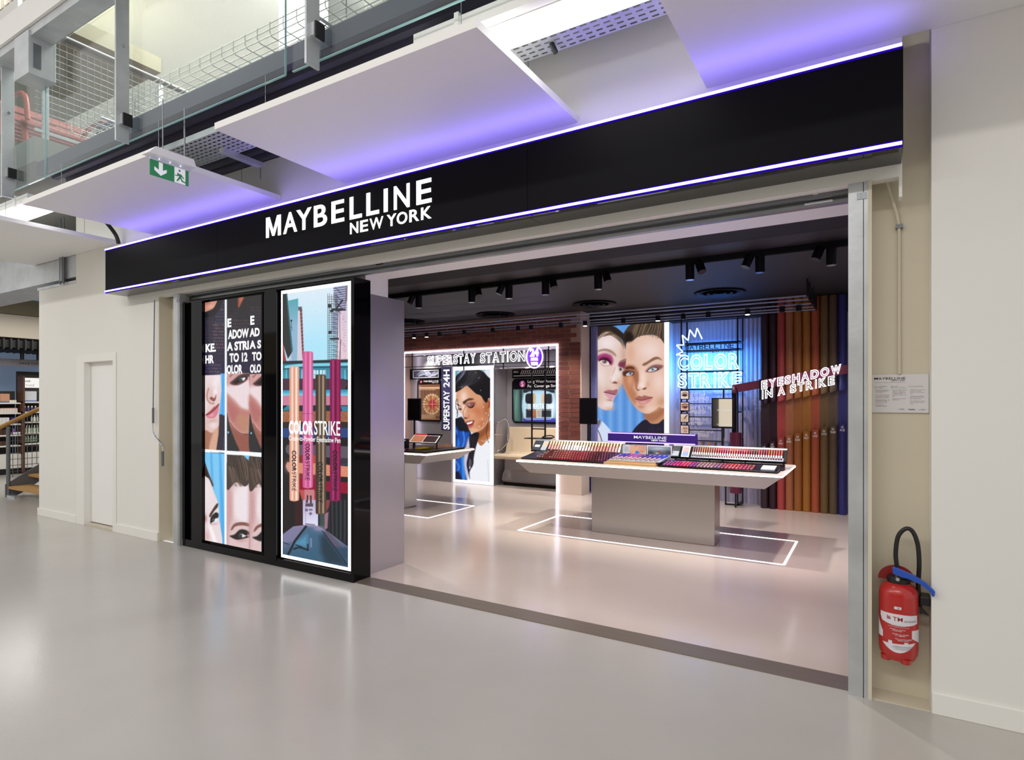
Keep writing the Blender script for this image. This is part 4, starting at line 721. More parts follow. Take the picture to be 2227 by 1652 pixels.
# portrait light box in the station
gb2 = thing('portrait_lightbox', 'tall light box with dark-haired woman in blue jacket, inside the station alcove', 'light box', (-6.4, 9.35, 0))
BX(-6.855, -5.935, 9.165, 9.59, 0, 2.19).build('cabinet', 'station_metal', gb2); BX(-6.852, -5.94, 9.155, 9.165, .005, 2.188).build('lit_border', emat('lightbox_border', (.93, .93, 1), 1.25), gb2)
x0, x1 = -6.795, -6.005; P = Paint(x0, x1, .062, 2.115, 9.152, 90, 260); P.fill('#dfe3ee')
P.at(870, 740, 10.32)
P.poly([(1200, 560), (1900, 560), (1900, 900), (1200, 900)], '#b9c4d4', 2, 1, False); P.blob(1250, 740, 40, 80, '#2aa8a4', 1); P.blob(1440, 640, 50, 30, '#49b0ac', .9); P.blob(1840, 640, 60, 40, '#56b4b0', .9); P.blob(1300, 660, 40, 30, '#3b3f58', .7)
P.at(870, 860, 7.865)
P.poly([(930, 400), (1050, 360), (1150, 450), (1230, 700), (1150, 1000), (1160, 1480), (930, 1480)], '#11131f', 2, 1, False)
P.poly([(930, 560), (1010, 600), (1120, 620), (1190, 640), (1150, 800), (1060, 1000), (1110, 1200), (1130, 1460), (930, 1460)], '#1c4fb0', 3, 1)
for q in ([(960, 600), (1000, 800), (960, 1000)], [(1080, 620), (1100, 760), (1060, 900)], [(950, 1120), (1010, 1220), (960, 1330)]): P.line(q, 4, '#3d86e0', .8)
P.poly([(930, 1330), (1000, 1300), (1060, 1460), (930, 1460)], '#0d1430', 3); P.blob(970, 700, 40, 60, '#0c2a78', .8); P.blob(980, 960, 30, 60, '#0a2260', .8); P.line([(1070, 1060), (1090, 1460)], 6, '#2f8ae8', .9)
P.poly([(1150, 780), (1200, 700), (1300, 720), (1320, 850), (1250, 1000), (1200, 1200), (1160, 1460), (1110, 1300), (1090, 1050)], '#c9c4da', 3)
P.poly([(1340, 760), (1400, 860), (1560, 690), (1570, 1520), (1140, 1480), (1200, 1260), (1290, 980), (1310, 820)], '#eef0f6', 1.2, 1, False); P.line([(1500, 1100), (1520, 1480)], 2, '#c8ccdc', .7, False)
# neck, face
P.poly([(1290, 640), (1420, 560), (1560, 420), (1560, 680), (1480, 770), (1390, 855), (1330, 790)], '#b9744a', 1.2); P.poly([(1290, 640), (1400, 590), (1500, 470), (1540, 560), (1430, 690), (1340, 740)], '#8c4c2c', 4, .9); P.line([(1395, 765), (1440, 780), (1540, 700)], 1, '#f0d8b0', .9)
P.poly([(960, 0), (1010, -120), (1150, -190), (1360, -180), (1480, 0), (1530, 180), (1520, 380), (1420, 540), (1320, 620), (1250, 632), (1190, 590), (1150, 500), (1100, 430), (1080, 330), (1010, 250), (975, 130)], '#d79a76', 1.2)
P.blob(1090, 20, 70, 110, '#f4d9cb', .9); P.blob(1090, 220, 40, 110, '#f7dfd2', .9); P.blob(1010, 150, 30, 60, '#f6ded6', .8); P.blob(1320, 280, 130, 110, '#c46f4a', .85, 30); P.blob(1230, 330, 80, 60, '#dba07a', .7); P.blob(1270, 590, 70, 30, '#f0c2a0', .7); P.blob(1480, 200, 60, 200, '#a2562f', .8); P.blob(1400, 480, 90, 60, '#b8683f', .7, -30)
P.poly([(1075, 110), (1130, 70), (1190, 45), (1260, 55), (1230, 75), (1160, 90), (1100, 150)], '#4a2f22', 2); P.poly([(1120, 150), (1180, 115), (1270, 110), (1290, 140), (1240, 190), (1170, 190)], '#7d4a48', 3, .9); P.poly([(1150, 180), (1190, 195), (1240, 180), (1270, 140), (1250, 200), (1190, 212)], '#1d1112', 1.2); P.blob(1180, 150, 26, 16, '#d8a6a6', .8); P.poly([(965, 140), (1000, 150), (1035, 190), (1020, 180), (985, 165)], '#2b1a18', 1.2); P.poly([(1000, 230), (1030, 215), (1060, 230), (1030, 245)], '#3a2420', 1.2)
P.line([(1120, 180), (1080, 280), (1085, 360), (1130, 390), (1170, 370), (1180, 330)], 1.6, '#9c5a40', .75); P.poly([(1095, 378), (1125, 372), (1150, 385), (1120, 398)], '#5d2d22', 1.4)
P.poly([(1125, 470), (1180, 445), (1230, 440), (1265, 430), (1255, 470), (1210, 520), (1160, 525)], '#4a1a1c', 1.2); P.poly([(1140, 465), (1190, 450), (1240, 440), (1230, 470), (1180, 490), (1150, 490)], '#f6efec', 1); P.poly([(1150, 500), (1210, 500), (1260, 450), (1250, 510), (1210, 545), (1175, 540)], '#b04a4c', 1.4); P.line([(1110, 462), (1180, 435), (1268, 425)], 2, '#a5484a', .9); P.blob(1200, 525, 22, 8, '#d88484', .8, -20)
P.poly([(1490, 90), (1540, 60), (1560, 200), (1510, 210), (1480, 150)], '#b06a44', 1.6); P.line([(1500, 90), (1530, 140), (1510, 200)], 2, '#6a3420', .8)
for (a, b) in ((1425, 195), (1472, 300), (1430, 480), (1355, 525), (1405, 400), (1520, 330)): P.blob(a, b, 9, 10, '#ffe9d8', .9)
# hair
P.at(870, 740, 10.32)
P.poly([(1235, 1140), (1240, 850), (1330, 730), (1500, 640), (1650, 625), (1850, 690), (1960, 800), (2080, 950), (2080, 1330), (1990, 1290), (1945, 1395), (1880, 1345), (1811, 1240), (1700, 1190), (1560, 1060), (1480, 1000), (1420, 1060), (1300, 1140)], '#0f0d12', 1.2)
P.hair([(1270, 1100), (1400, 950), (1560, 700)], [(1500, 1000), (1700, 950), (1860, 800)], 40, ['#2c2833', '#55505c', '#1d1a22'], .6, .7, 12); P.hair([(1240, 1000), (1290, 850), (1330, 720)], [(1390, 800), (1450, 740), (1500, 650)], 22, ['#6a6e90', '#1b1a26', '#9aa0bc'], .7, .7, 8)
for (a, b) in ((1770, 840), (1390, 1050), (1700, 720), (1810, 1120)): P.blob(a, b, 12, 12, '#d6d2da', .8)
P.at(870, 860, 7.865)
P.poly([(1185, 720), (1260, 640), (1350, 640), (1330, 770), (1290, 900), (1260, 1060), (1250, 1180), (1190, 1300), (1195, 1420), (1170, 1330), (1140, 1180), (1160, 1050), (1190, 900)], '#100e14', 1.6); P.poly([(1195, 1080), (1220, 1110), (1215, 1200), (1185, 1260), (1180, 1160)], '#c9c4da', 1.4)
P.hair([(1200, 700), (1180, 950), (1150, 1200)], [(1330, 700), (1270, 950), (1240, 1220)], 30, ['#2a2630', '#0c0a10', '#46414e'], .6, .8, 6); P.line([(965, 60), (950, 180), (985, 280), (975, 360)], 1.4, '#1a1618', .9); P.line([(985, 60), (1000, 200), (970, 300)], 1, '#1a1618', .8); P.line([(1540, 300), (1480, 600), (1500, 760), (1520, 800)], 1.2, '#24181a', .8)
P.grain(.008); P.build('portrait_print', 'ink_lit', gb2, 'portrait of a woman looking down in a blue jacket and white top')
# station left wall: vertical lettering, framed sign, product poster
mat('violet_panel', '#4c4878', .4, .3)
vp = thing('lettering_panel', 'violet panel with tall vertical white lettering left of the portrait light box', 'sign', (-6.97, 9.13, .95)); BX(-7.105, -6.862, 9.125, 9.139, 0, 2.19).build('panel', 'station_metal', vp); BX(-7.105, -6.862, 9.121, 9.125, .98, 2.19).build('upper_panel', 'violet_panel', vp)
for ch, v0, v1 in (('SUPERSTAY', 1.00, 1.74), ('24H', 1.80, 2.14)): text('lettering', ch, -7.055, -6.905, v0, v1, 9.118, 'text_lit', vp, off=.03, rot90=True)
fs = thing('framed_sign', 'black framed sign with silver scrawl lettering above the product poster in the station', 'sign', (-7.52, 9.13, 1.96)); BX(-7.93, -7.12, 9.115, 9.138, 1.965, 2.17).build('backing', 'black_satin', fs)
x0, x1, z0, z1 = -7.80, -7.165, 1.99, 2.14; MB().box(x0, x1, 9.110, 9.115, z1 - .01, z1).box(x0, x1, 9.110, 9.115, z0, z0 + .01).box(x0, x0 + .012, 9.110, 9.115, z0, z1).box(x1 - .012, x1, 9.110, 9.115, z0, z1).build('frame', 'text_white', fs)
P = Paint(x0 + .015, x1 - .015, z0 + .012, z1 - .012, 9.1135, 60, 20); P.fill('#2a2c3c'); P.at(870, 740, 10.32)
P.hair([(380, 780), (480, 690), (560, 780), (700, 760)], [(480, 790), (620, 700), (720, 790), (880, 690)], 60, ['#9aa0b4', '#d8dae2', '#5a6078'], .8, .9, 22); P.build('scrawl_print', 'ink', fs)
pp = thing('product_poster', 'brown foundation poster with ring of bottles in a black rounded frame, in the station', 'poster', (-7.4, 9.13, 1.15))
def rrect(x0, x1, z0, z1, r, n=5):
    o = []
    for cx_, cz_, a0 in ((x1 - r, z1 - r, 0), (x0 + r, z1 - r, 90), (x0 + r, z0 + r, 180), (x1 - r, z0 + r, 270)):
        for k in range(n + 1): a = math.radians(a0 + 90 * k / n); o.append((cx_ + r * math.cos(a), cz_ + r * math.sin(a)))
    return o
MB().prism(rrect(-7.70, -7.115, 1.14, 1.965, .07), 'y', 9.115, 9.138).build('frame', 'black_satin', pp)
P = Paint(-7.66, -7.135, 1.175, 1.86, 9.113, 60, 90); P.fill('#7a5238'); P.at(870, 740, 10.32)
P.grad([(400, 1100), (920, 1100), (920, 1900), (400, 1900)], '#6d4a34', '#9a7048', 1100, 1700)
for k in range(12): P.line([(480 + k * 38, 1120), (480 + k * 38, 1660)], 1.2, '#8d6246' if k % 2 else '#5c3c2a', .7, False)
P.rect(410, 1010, 470, 1900, '#94766a', .8); P.rect(430, 1045, 895, 1085, '#d8b898', .9); P.rect(430, 1098, 790, 1112, '#d8c0a8', .8)
for k in range(22):
    a = 2 * PI * k / 22; ca, sa = math.cos(a), math.sin(a); P.line([(715 + 90 * ca, 1430 + 110 * sa), (715 + 185 * ca, 1430 + 220 * sa)], 3.2, ['#c48f54', '#a87038', '#d8b080'][k % 3], 1, False); P.blob(715 + 180 * ca, 1430 + 215 * sa, 22, 22, '#f0dcc4', .95)
P.blob(725, 1430, 66, 92, '#c02c44', 1); P.blob(725, 1430, 50, 72, '#c4203c', 1); P.line([(660, 1430), (790, 1430)], 1, '#f4d8d8', .9, False); P.line([(725, 1345), (725, 1515)], 1, '#f4d8d8', .9, False)
P.at(870, 860, 7.865)
for k in range(5): P.line([(360, 330 + k * 14), (600 - 30 * (k % 2), 330 + k * 14)], 1, '#e0c8a8', .7, False)
P.blob(630, 370, 14, 16, '#2a1a14', .9); P.blob(665, 370, 14, 16, '#2a1a14', .9); P.build('print', 'ink', pp)
text('header', 'MAYBELLINE', -7.53, -7.165, 1.905, 1.94, 9.112, 'text_white', pp, .0, res=1); text('subheader', 'NEW YORK', -7.32, -7.17, 1.882, 1.898, 9.112, 'text_white', pp, .01, res=1)
MB().lathe(-7.595, 1.912, [(.028, 9.1145), (.028, 9.112)], 16, 'y').build('logo_dot', mat('logo_red', '#c4323c', .5), pp); text('logo_letter', 'M', -7.61, -7.58, 1.90, 1.925, 9.111, 'text_white', pp, .01)
# route map and window sign on the recessed wall
rm = thing('route_map', 'black route map sign with white diagonal stripes above the station window', 'sign', (-5.2, 9.59, 1.96)); BX(-5.80, -4.6, 9.585, 9.60, 1.965, 2.128).build('plate', 'black_satin', rm)
for k in range(24): x = -5.62 + k * .042; MB().prism([(x, 2.03), (x + .012, 2.03), (x + .045, 2.11), (x + .033, 2.11)], 'y', 9.582, 9.585).build('stripe', 'text_white', rm)
BX(-5.77, -4.6, 9.582, 9.585, 2.0, 2.012).build('route_line', 'text_white', rm); text('lettering', 'SPRING ST', -5.77, -5.66, 2.06, 2.10, 9.583, 'text_white', rm, res=1)
ws = thing('window_sign', 'dark rounded subway window sign with pink S disc and street lettering', 'sign', (-5.2, 9.59, 1.135)); MB().prism(rrect(-5.80, -4.45, 1.13, 1.955, .09), 'y', 9.578, 9.598).build('frame', 'black_satin', ws)
P = Paint(-5.77, -4.52, 1.16, 1.755, 9.576, 120, 80); P.at(1040, 740, 8.695); P.grad([(500, 800), (1600, 800), (1600, 1700), (500, 1700)], '#46606a', '#2c3c48', 900, 1550); 
P.poly([(620, 920), (830, 920), (820, 1560), (620, 1500)], '#3f6a66', 3, 1, False); P.poly([(700, 950), (760, 950), (720, 1500), (660, 1500)], '#86aa9c', 6, .7, False); P.poly([(620, 1050), (660, 1100), (690, 1540), (620, 1540)], '#161c20', 4, .9, False); P.poly([(780, 930), (830, 930), (840, 1550), (800, 1550)], '#1c2830', 3, .8, False)
P.poly([(840, 930), (1470, 930), (1470, 1560), (840, 1560)], '#89aab2', 2, 1, False); P.poly([(850, 925), (1440, 925), (1450, 990), (850, 990)], '#22262e', 1.2, 1, False); P.poly([(890, 1000), (1400, 1000), (1400, 1480), (890, 1480)], '#a4cbe0', 1.6, 1)
P.poly([(905, 1020), (1070, 1020), (1060, 1180), (905, 1180)], '#1a1c24', 1.5, 1); P.poly([(1260, 1030), (1390, 1020), (1395, 1180), (1260, 1180)], '#20222c', 1.5, 1); P.rect(1035, 1010, 1090, 1180, '#c8b088', .9, 1.5); P.rect(1195, 1010, 1250, 1180, '#c4a884', .9, 1.5); P.rect(905, 1300, 1090, 1460, '#23222c', .95, 1.5); P.rect(1030, 1310, 1095, 1450, '#a86a40', .95, 1); P.rect(1110, 1300, 1190, 1450, '#a89a88', .9, 2); P.rect(1200, 1300, 1380, 1450, '#22232c', .95, 1.5); P.grad([(850, 1470), (1470, 1470), (1470, 1570), (850, 1570)], '#4a56b8', '#2c2c8c', 1470, 1560)
P.line([(885, 1000), (885, 1470), (930, 1490), (1360, 1490), (1400, 1450), (1400, 1010)], 1.3, '#d8e8f0', .8, False)
P.build('picture', 'ink', ws)
text('lettering', 'Long Wear Avenue', -5.46, -4.86, 1.855, 1.925, 9.575, 'text_white', ws, .008); text('lettering', 'Full Coverage Street', -5.46, -4.78, 1.775, 1.84, 9.575, 'text_white', ws, .008)
MB().lathe(-5.573, 1.855, [(.062, 9.577), (.062, 9.574)], 24, 'y').build('disc', mat('magenta', '#b0358a', .5), ws); text('disc_letter', 'S', -5.60, -5.545, 1.81, 1.90, 9.572, 'text_white', ws, .02)
text('lettering', 'SUPERSTAY 24H', -5.45, -4.93, 1.395, 1.49, 9.574, 'text_white', ws, .005); text('lettering', 'Full Coverage Longwear Foundation', -5.45, -4.93, 1.365, 1.385, 9.574, 'text_white', ws, 0, res=1)
# bench in the station
mat('bench_cream', '#c9b69a', .4)
bn = thing('station_bench', 'moulded cream subway bench in the station alcove', 'bench', (-5.2, 9.4, 0))
pf = [(9.06, .55), (9.08, .585), (9.16, .595), (9.28, .58), (9.40, .575), (9.46, .61), (9.50, .72), (9.54, .90), (9.56, 1.05), (9.585, 1.06), (9.595, 1.05), (9.595, .50), (9.10, .50), (9.07, .52)]
MB().prism(pf, 'x', -5.87, -4.54).build('seat', 'bench_cream', bn, True, bevel=.008)
MB().prism([(9.30, .10), (9.33, .20), (9.40, .28), (9.40, .50), (9.595, .50), (9.595, .06), (9.34, .06)], 'x', -5.85, -4.54).build('base', 'station_metal', bn, True)
BX(-5.85, -4.54, 9.36, 9.595, 0, .06).build('plinth', 'black_satin', bn)
hp = thing('grab_rail', 'chrome looped grab rail at the left end of the station bench', 'rail', (-5.86, 9.2, .57))
MB().tube(spline([(-5.88, 9.1, .58), (-5.87, 9.1, .95), (-5.84, 9.12, 1.12), (-5.74, 9.2, 1.22), (-5.70, 9.28, 1.14), (-5.70, 9.3, .85), (-5.76, 9.22, .72), (-5.86, 9.12, .60)], False), .013, 8).build('loop', 'chrome', hp, True); MB().lathe(-5.84, 9.13, [(.01, .93), (.10, .935), (.11, .945), (.01, .95)], 20).build('cup_ring', 'chrome', hp, True); MB().tube([(-5.88, 9.1, .58), (-5.88, 9.1, 2.4)], .011).build('pole', 'chrome', hp, True)
ld = thing('hanging_ladder', 'black ladder-shaped rod frame hanging in front of the station bench', 'rod frame', (-4.87, 8.86, .72))
for x, z0 in ((-4.99, .72), (-4.735, .93)): BX(x - .011, x + .011, 8.886, 8.906, z0, 2.40).build('upright', 'black_metal', ld)
for z in (1.06, 2.12): BX(-5.0, -4.735, 8.888, 8.904, z, z + .02).build('rung', 'black_metal', ld)
BX(-5.06, -4.62, 8.75, 8.95, .905, .92).build('shelf', 'black_metal', ld); MB().tube(spline([(-4.74, 8.8, .93), (-4.65, 8.78, .965), (-4.56, 8.8, .97), (-4.55, 8.87, .94), (-4.62, 8.9, .93)], True), .01, 6).build('ring', 'black_metal', ld)
# neon sign of the station
ns = thing('station_neon_sign', 'white double-line neon lettering with a round violet clock emblem over the station', 'neon sign', (-6.2, 8.85, 2.18))
def neonword(txt, X0, X1, Z0, Z1, Y, parent, m_, wd, shear=0, inner=None, gap=.0, off=.03, xs=0):
    adv = [{'I': .42, ' ': .38, 'W': 1.25, 'O': 1.1, 'A': 1.02, 'E': .82, 'L': .78, 'S': .82, 'T': .9, 'R': .95, 'P': .85, 'Y': 1.0, 'N': 1.02, 'K': .98, 'C': 1.0, 'U': 1.0, 'H': 1.0, 'D': 1.02}.get(c, .95) for c in txt]
    tot = sum(adv); x = X0
    for c, a in zip(txt, adv):
        w_ = (X1 - X0) * a / tot
        if c != ' ':
            zz = shear * (x - X0); gap_ = gap
            gap = .3 if c == 'I' else gap_
            text('letter', c, x + w_ * gap, x + w_ * (1 - gap), Z0 + zz, Z1 + zz, Y, m_, parent, off=off, outline=wd, shear=shear, res=4)
            if inner: 
                g_ = w_ * .11; h_ = (Z1 - Z0) * .07
            gap = gap_
        x += w_
neonword('SUPERSTAY', -7.23, -6.11, 2.205, 2.385, 8.85, ns, 'neon_white', .0065, .012, off=.03, gap=.05); neonword('STATION', -6.03, -5.09, 2.21, 2.395, 8.85, ns, 'neon_white', .0065, .01, off=.03, gap=.05)
cc = (-4.915, 2.285); MB().tube([(cc[0] + .155 * math.cos(a), 8.85, cc[1] + .185 * math.sin(a)) for a in np.linspace(0, 2 * PI, 41)], .011, 8).build('circle_tube', emat('neon_lilac', (.75, .55, 1.0), 4.5), ns, True)
mat('violet_disc', '#6a35c8', .4, emit=.7, ecol='#5a1fd0'); MB().lathe(cc[0], cc[1], [(.150, 8.875), (.150, 8.868)], 40, 'y').build('disc', 'violet_disc', ns)
text('emblem_number', '24', cc[0] - .09, cc[0] + .08, 2.29, 2.43, 8.85, 'neon_lilac', ns, off=.0, outline=.010); text('emblem_word', 'HOUR', cc[0] - .07, cc[0] + .07, 2.22, 2.275, 8.85, 'neon_lilac', ns, off=0, outline=.006); text('emblem_word', 'WEAR', cc[0] - .07, cc[0] + .07, 2.14, 2.20, 8.85, 'neon_lilac', ns, off=0, outline=.006)
for z in (2.195, 2.395): BX(-7.85, -4.53, 8.872, 8.884, z - .006, z + .006).build('carrier_rod', 'black_metal', ns)
for x in (-7.62, -6.4, -5.55, -4.66): BX(x - .008, x + .008, 8.872, 8.884, 2.1, 2.46).build('hanger_rod', 'black_metal', ns)
for i, x in enumerate((-7.4, -6.4, -5.5, -5.0, -4.7)):
    t = thing('station_downlight', f'small recessed downlight in the station alcove ceiling, {ordinal(i + 1)} from the left', 'downlight', (x, 9.2 if x < -6 else 9.0, 2.40), 'downlights of the station alcove'); y = 9.02
    MB().lathe(x, y, [(.045, 2.412), (.05, 2.419)], 16).build('bezel', 'chrome', t); MB().lathe(x, y, [(.03, 2.408), (.03, 2.412)], 12).build('lamp', 'spot_lit', t)
    spot('station_light', (x, y, 2.40), (x, 9.25, 0), 38, 120, 1, (1, .94, .9))
vl = thing('added_violet_line', 'added slim violet light line on the unseen inner right wall of the shop', 'light line', (-.11, 5.6, 1.5)); BX(-.125, -.101, 4.3, 6.9, 1.49, 1.55).build('channel', 'black_metal', vl); BX(-.130, -.125, 4.3, 6.9, 1.50, 1.54).build('tube', emat('wall_violet', (.30, .12, 1.0), 30), vl)  # unseen strip, added to tint the metal partition violet
# ------------------------------------------------------------------ fluted wall, big faces light box
mat('fluted', '#b3adc4', .45); mat('fluted_blue', '#7f86c0', .4)
def flutes(x0, x1, y, p=.06, d=.018):
    o = []; x = x0
    while x < x1 - 1e-6:
        for k in range(6): a = PI * k / 6; o.append((x + p * k / 6, y - d * math.sin(a)))
        x += p
    return o + [(x1, y), (x1, y + .05), (x0, y + .05)]
struct(MB().prism(flutes(-4.08, -.25, 9.62), 'z', 0, 2.99).build('wall_fluted', 'fluted', smooth=True)); struct(MB().prism(flutes(-4.084, -3.98, 9.30, .035, .012), 'z', 0, 2.79).build('trim_10', 'fluted_blue', smooth=True))
Yp = 9.40; fb = thing('faces_lightbox', 'large light box showing two women cheek to cheek on blue, at the back wall', 'light box', (-3.45, 9.5, 0))
x0, x1 = xy(1285.5, 870, Yp)[0], xy(1455, 870, Yp)[0]; BX(x0, x1, Yp + .006, 9.60, .05, 2.95).build('cabinet', 'white_panel', fb); BX(x0, x1, Yp + .002, Yp + .006, .06, 2.94).build('lit_border', emat('border_white', (1, .97, 1), 1.15), fb)
P = Paint(xy(1293.5, 870, Yp)[0], xy(1444.5, 870, Yp)[0], .80, 2.90, Yp, 155, 270); P.fill('#5c97dc')
P.at(1270, 690, 5.9)
for k in range(16): x = 150 + k * 62; P.line([(x, -200), (x + 6, 2100)], 5, '#86b6ea' if k % 2 else '#4680cc', .6, False, 3)
# right woman: neck, top
P.poly([(790, 1190), (900, 1150), (1040, 1080), (1040, 1340), (880, 1380), (790, 1310)], '#c58a68', 1.4); P.poly([(770, 1230), (900, 1200), (1040, 1130), (1040, 1220), (900, 1330), (800, 1310)], '#9d6444', 5, .8)
P.poly([(620, 1470), (700, 1370), (790, 1310), (860, 1360), (950, 1360), (1040, 1320), (1040, 1650), (560, 1650)], '#191529', 1.4)
for k in range(50): P.line([(830 + 200 * RNG.random(), 1400 + 70 * RNG.random())] * 2, 1, '#4a3a8c', .6)
# left woman: collar
P.poly([(130, 1330), (200, 1310), (300, 1400), (400, 1540), (420, 1660), (130, 1660)], '#cfdcf2', 1.4); P.poly([(140, 1400), (190, 1470), (240, 1590), (260, 1660), (130, 1660)], '#d8c8dc', 2); P.line([(150, 1400), (200, 1490), (235, 1600)], 1.6, '#171722', .9); P.poly([(140, 1370), (190, 1310), (220, 1340), (170, 1430)], '#3a3448', 3, .7)
# left face
P.poly([(120, 250), (250, 180), (380, 190), (480, 290), (540, 420), (548, 560), (540, 640), (508, 720), (507, 800), (488, 850), (445, 905), (440, 950), (405, 1010), (378, 1060), (370, 1120), (350, 1172), (285, 1188), (215, 1165), (160, 1120), (120, 1050)], '#dfc3b8', 1.2)
P.blob(300, 330, 130, 110, '#efe2e4', .9); P.blob(200, 760, 90, 160, '#ecdcd8', .8); P.blob(160, 1000, 60, 150, '#c9a690', .75); P.blob(420, 720, 50, 130, '#eedfdc', .8); P.blob(510, 470, 40, 150, '#c79c88', .7); P.blob(300, 1120, 80, 50, '#ecdcdc', .8); P.blob(330, 1170, 60, 20, '#d9a48c', .7); P.blob(450, 850, 50, 70, '#cf9c84', .7); P.blob(300, 930, 60, 40, '#d3ab9c', .7)
P.poly([(160, 455), (190, 420), (270, 400), (350, 420), (405, 470), (408, 500), (350, 460), (270, 432), (200, 440)], '#a18478', 2); P.poly([(165, 545), (180, 490), (270, 460), (350, 490), (375, 560), (350, 610), (300, 560), (220, 560)], '#a43a72', 4); P.poly([(190, 545), (240, 510), (310, 520), (350, 570), (345, 600), (290, 560), (230, 560)], '#5a1238', 2.4); P.poly([(205, 560), (250, 545), (310, 565), (325, 600), (290, 615), (240, 600)], '#f0e4e2', 1.2); P.blob(265, 566, 28, 24, '#2a1814', 1); P.blob(258, 560, 8, 8, '#d8d0d0', .9); P.line([(200, 555), (250, 535), (310, 555), (330, 590)], 2, '#240f1c', .9); P.line([(215, 590), (260, 622), (330, 610)], 1.6, '#b98478', .8)
P.poly([(440, 610), (470, 560), (545, 560), (540, 650), (470, 640)], '#7c3450', 3); P.poly([(445, 660), (480, 640), (505, 670), (495, 695), (465, 685)], '#e8dcdc', 1); P.blob(470, 665, 18, 20, '#2a1a1a', 1); P.poly([(455, 580), (500, 540), (548, 530), (548, 555), (500, 570)], '#8d6c5c', 2)
P.line([(400, 640), (350, 780), (335, 825), (360, 842)], 2, '#c0978a', .6); P.poly([(362, 838), (395, 818), (430, 838), (405, 850)], '#6d3a30', 1.6); P.blob(375, 780, 40, 50, '#f4e8e8', .7)
P.poly([(258, 955), (320, 930), (370, 935), (420, 920), (435, 945), (400, 1000), (330, 975)], '#a5646c', 1.4); P.poly([(262, 965), (330, 980), (395, 990), (385, 1030), (345, 1055), (300, 1020)], '#d59aac', 1.6); P.line([(258, 958), (330, 975), (398, 990)], 1.6, '#4a2028', .9); P.blob(330, 1062, 40, 10, '#9a6458', .7, 10)
P.poly([(120, 330), (120, 120), (180, 90), (330, 95), (430, 140), (510, 210), (560, 300), (550, 420), (510, 320), (430, 230), (330, 185), (240, 200), (150, 290)], '#2c221e', 1.4)
P.hair([(140, 300), (240, 180), (340, 150)], [(330, 190), (440, 240), (540, 400)], 46, ['#6b543c', '#1d1512', '#8a7048', '#3a2c22'], .6, .7, 10)
# right face
P.poly([(545, 330), (640, 270), (760, 230), (900, 230), (1040, 290), (1040, 1090), (960, 1150), (880, 1210), (820, 1235), (740, 1215), (660, 1150), (590, 1050), (540, 950), (502, 850), (500, 760), (528, 640), (545, 520)], '#e0b8a4', 1.2)
P.poly([(500, 720), (560, 700), (640, 700), (655, 780), (640, 900), (680, 990), (660, 1120), (590, 1050), (530, 930), (502, 850)], '#b97a58', 6); P.poly([(530, 620), (640, 620), (690, 690), (700, 800), (670, 900), (640, 800), (600, 720), (510, 720)], '#8f4e32', 5, .8); P.blob(590, 800, 40, 90, '#d99c7c', .8); P.blob(850, 420, 170, 150, '#efd9d2', .85); P.blob(960, 830, 80, 130, '#efd3c8', .8); P.blob(760, 780, 45, 140, '#f0d6cc', .85); P.blob(600, 450, 50, 120, '#d6a288', .6); P.blob(850, 1170, 80, 40, '#eccab8', .8); P.blob(1000, 1080, 70, 60, '#c08a68', .7, -35); P.blob(720, 1150, 60, 40, '#c98f6e', .7, 35)
P.poly([(535, 640), (600, 625), (645, 645), (640, 665), (590, 660), (540, 665)], '#5c3020', 2); P.poly([(750, 600), (820, 560), (900, 510), (960, 510), (1000, 550), (950, 535), (880, 560), (780, 620)], '#8a6250', 1.8)
P.poly([(500, 700), (570, 680), (640, 700), (630, 740), (560, 750), (510, 750)], '#4a2a24', 2.4); P.poly([(540, 730), (580, 705), (630, 715), (600, 745), (555, 748)], '#d8cac8', 1); P.blob(596, 718, 22, 22, '#6c82a0', 1); P.blob(596, 718, 9, 10, '#12161c', 1)
P.poly([(790, 690), (850, 630), (920, 605), (1010, 615), (1000, 650), (940, 680), (880, 700), (820, 700)], '#7c4a4c', 3, .9); P.poly([(810, 695), (850, 650), (900, 635), (945, 650), (960, 670), (910, 690), (860, 698)], '#3a2420', 1.4); P.poly([(820, 692), (850, 660), (900, 645), (940, 662), (900, 685), (860, 694)], '#e6dcdc', 1); P.blob(882, 664, 26, 24, '#7f9fb0', 1); P.blob(882, 664, 10, 11, '#10151a', 1); P.blob(892, 652, 6, 6, '#ffffff', 1)
P.line([(690, 700), (690, 830), (670, 890), (690, 930)], 3, '#9a5a40', .6); P.poly([(665, 905), (690, 930), (720, 925), (690, 940)], '#5c2a20', 1.4); P.poly([(745, 920), (780, 900), (805, 900), (785, 925)], '#6d3a2c', 1.6); P.blob(740, 870, 40, 36, '#f6e0d8', .8); P.blob(820, 860, 26, 40, '#d3a08a', .7)
P.poly([(665, 1040), (700, 1005), (745, 1015), (770, 1000), (820, 1010), (880, 1025), (820, 1050), (750, 1065), (690, 1055)], '#a5625c', 1.4); P.poly([(670, 1055), (740, 1065), (880, 1028), (840, 1085), (780, 1118), (720, 1115), (690, 1090)], '#cd8a86', 1.6); P.line([(660, 1045), (740, 1062), (880, 1026)], 1.6, '#5a2a26', .85); P.blob(770, 1090, 40, 12, '#e8b4b0', .7); P.blob(740, 1145, 50, 14, '#b77a60', .7)
P.poly([(510, 340), (520, 180), (600, 90), (720, 40), (900, 40), (1050, 80), (1050, 340), (980, 270), (900, 225), (800, 225), (700, 245), (620, 300), (560, 310)], '#44382f', 1.4)
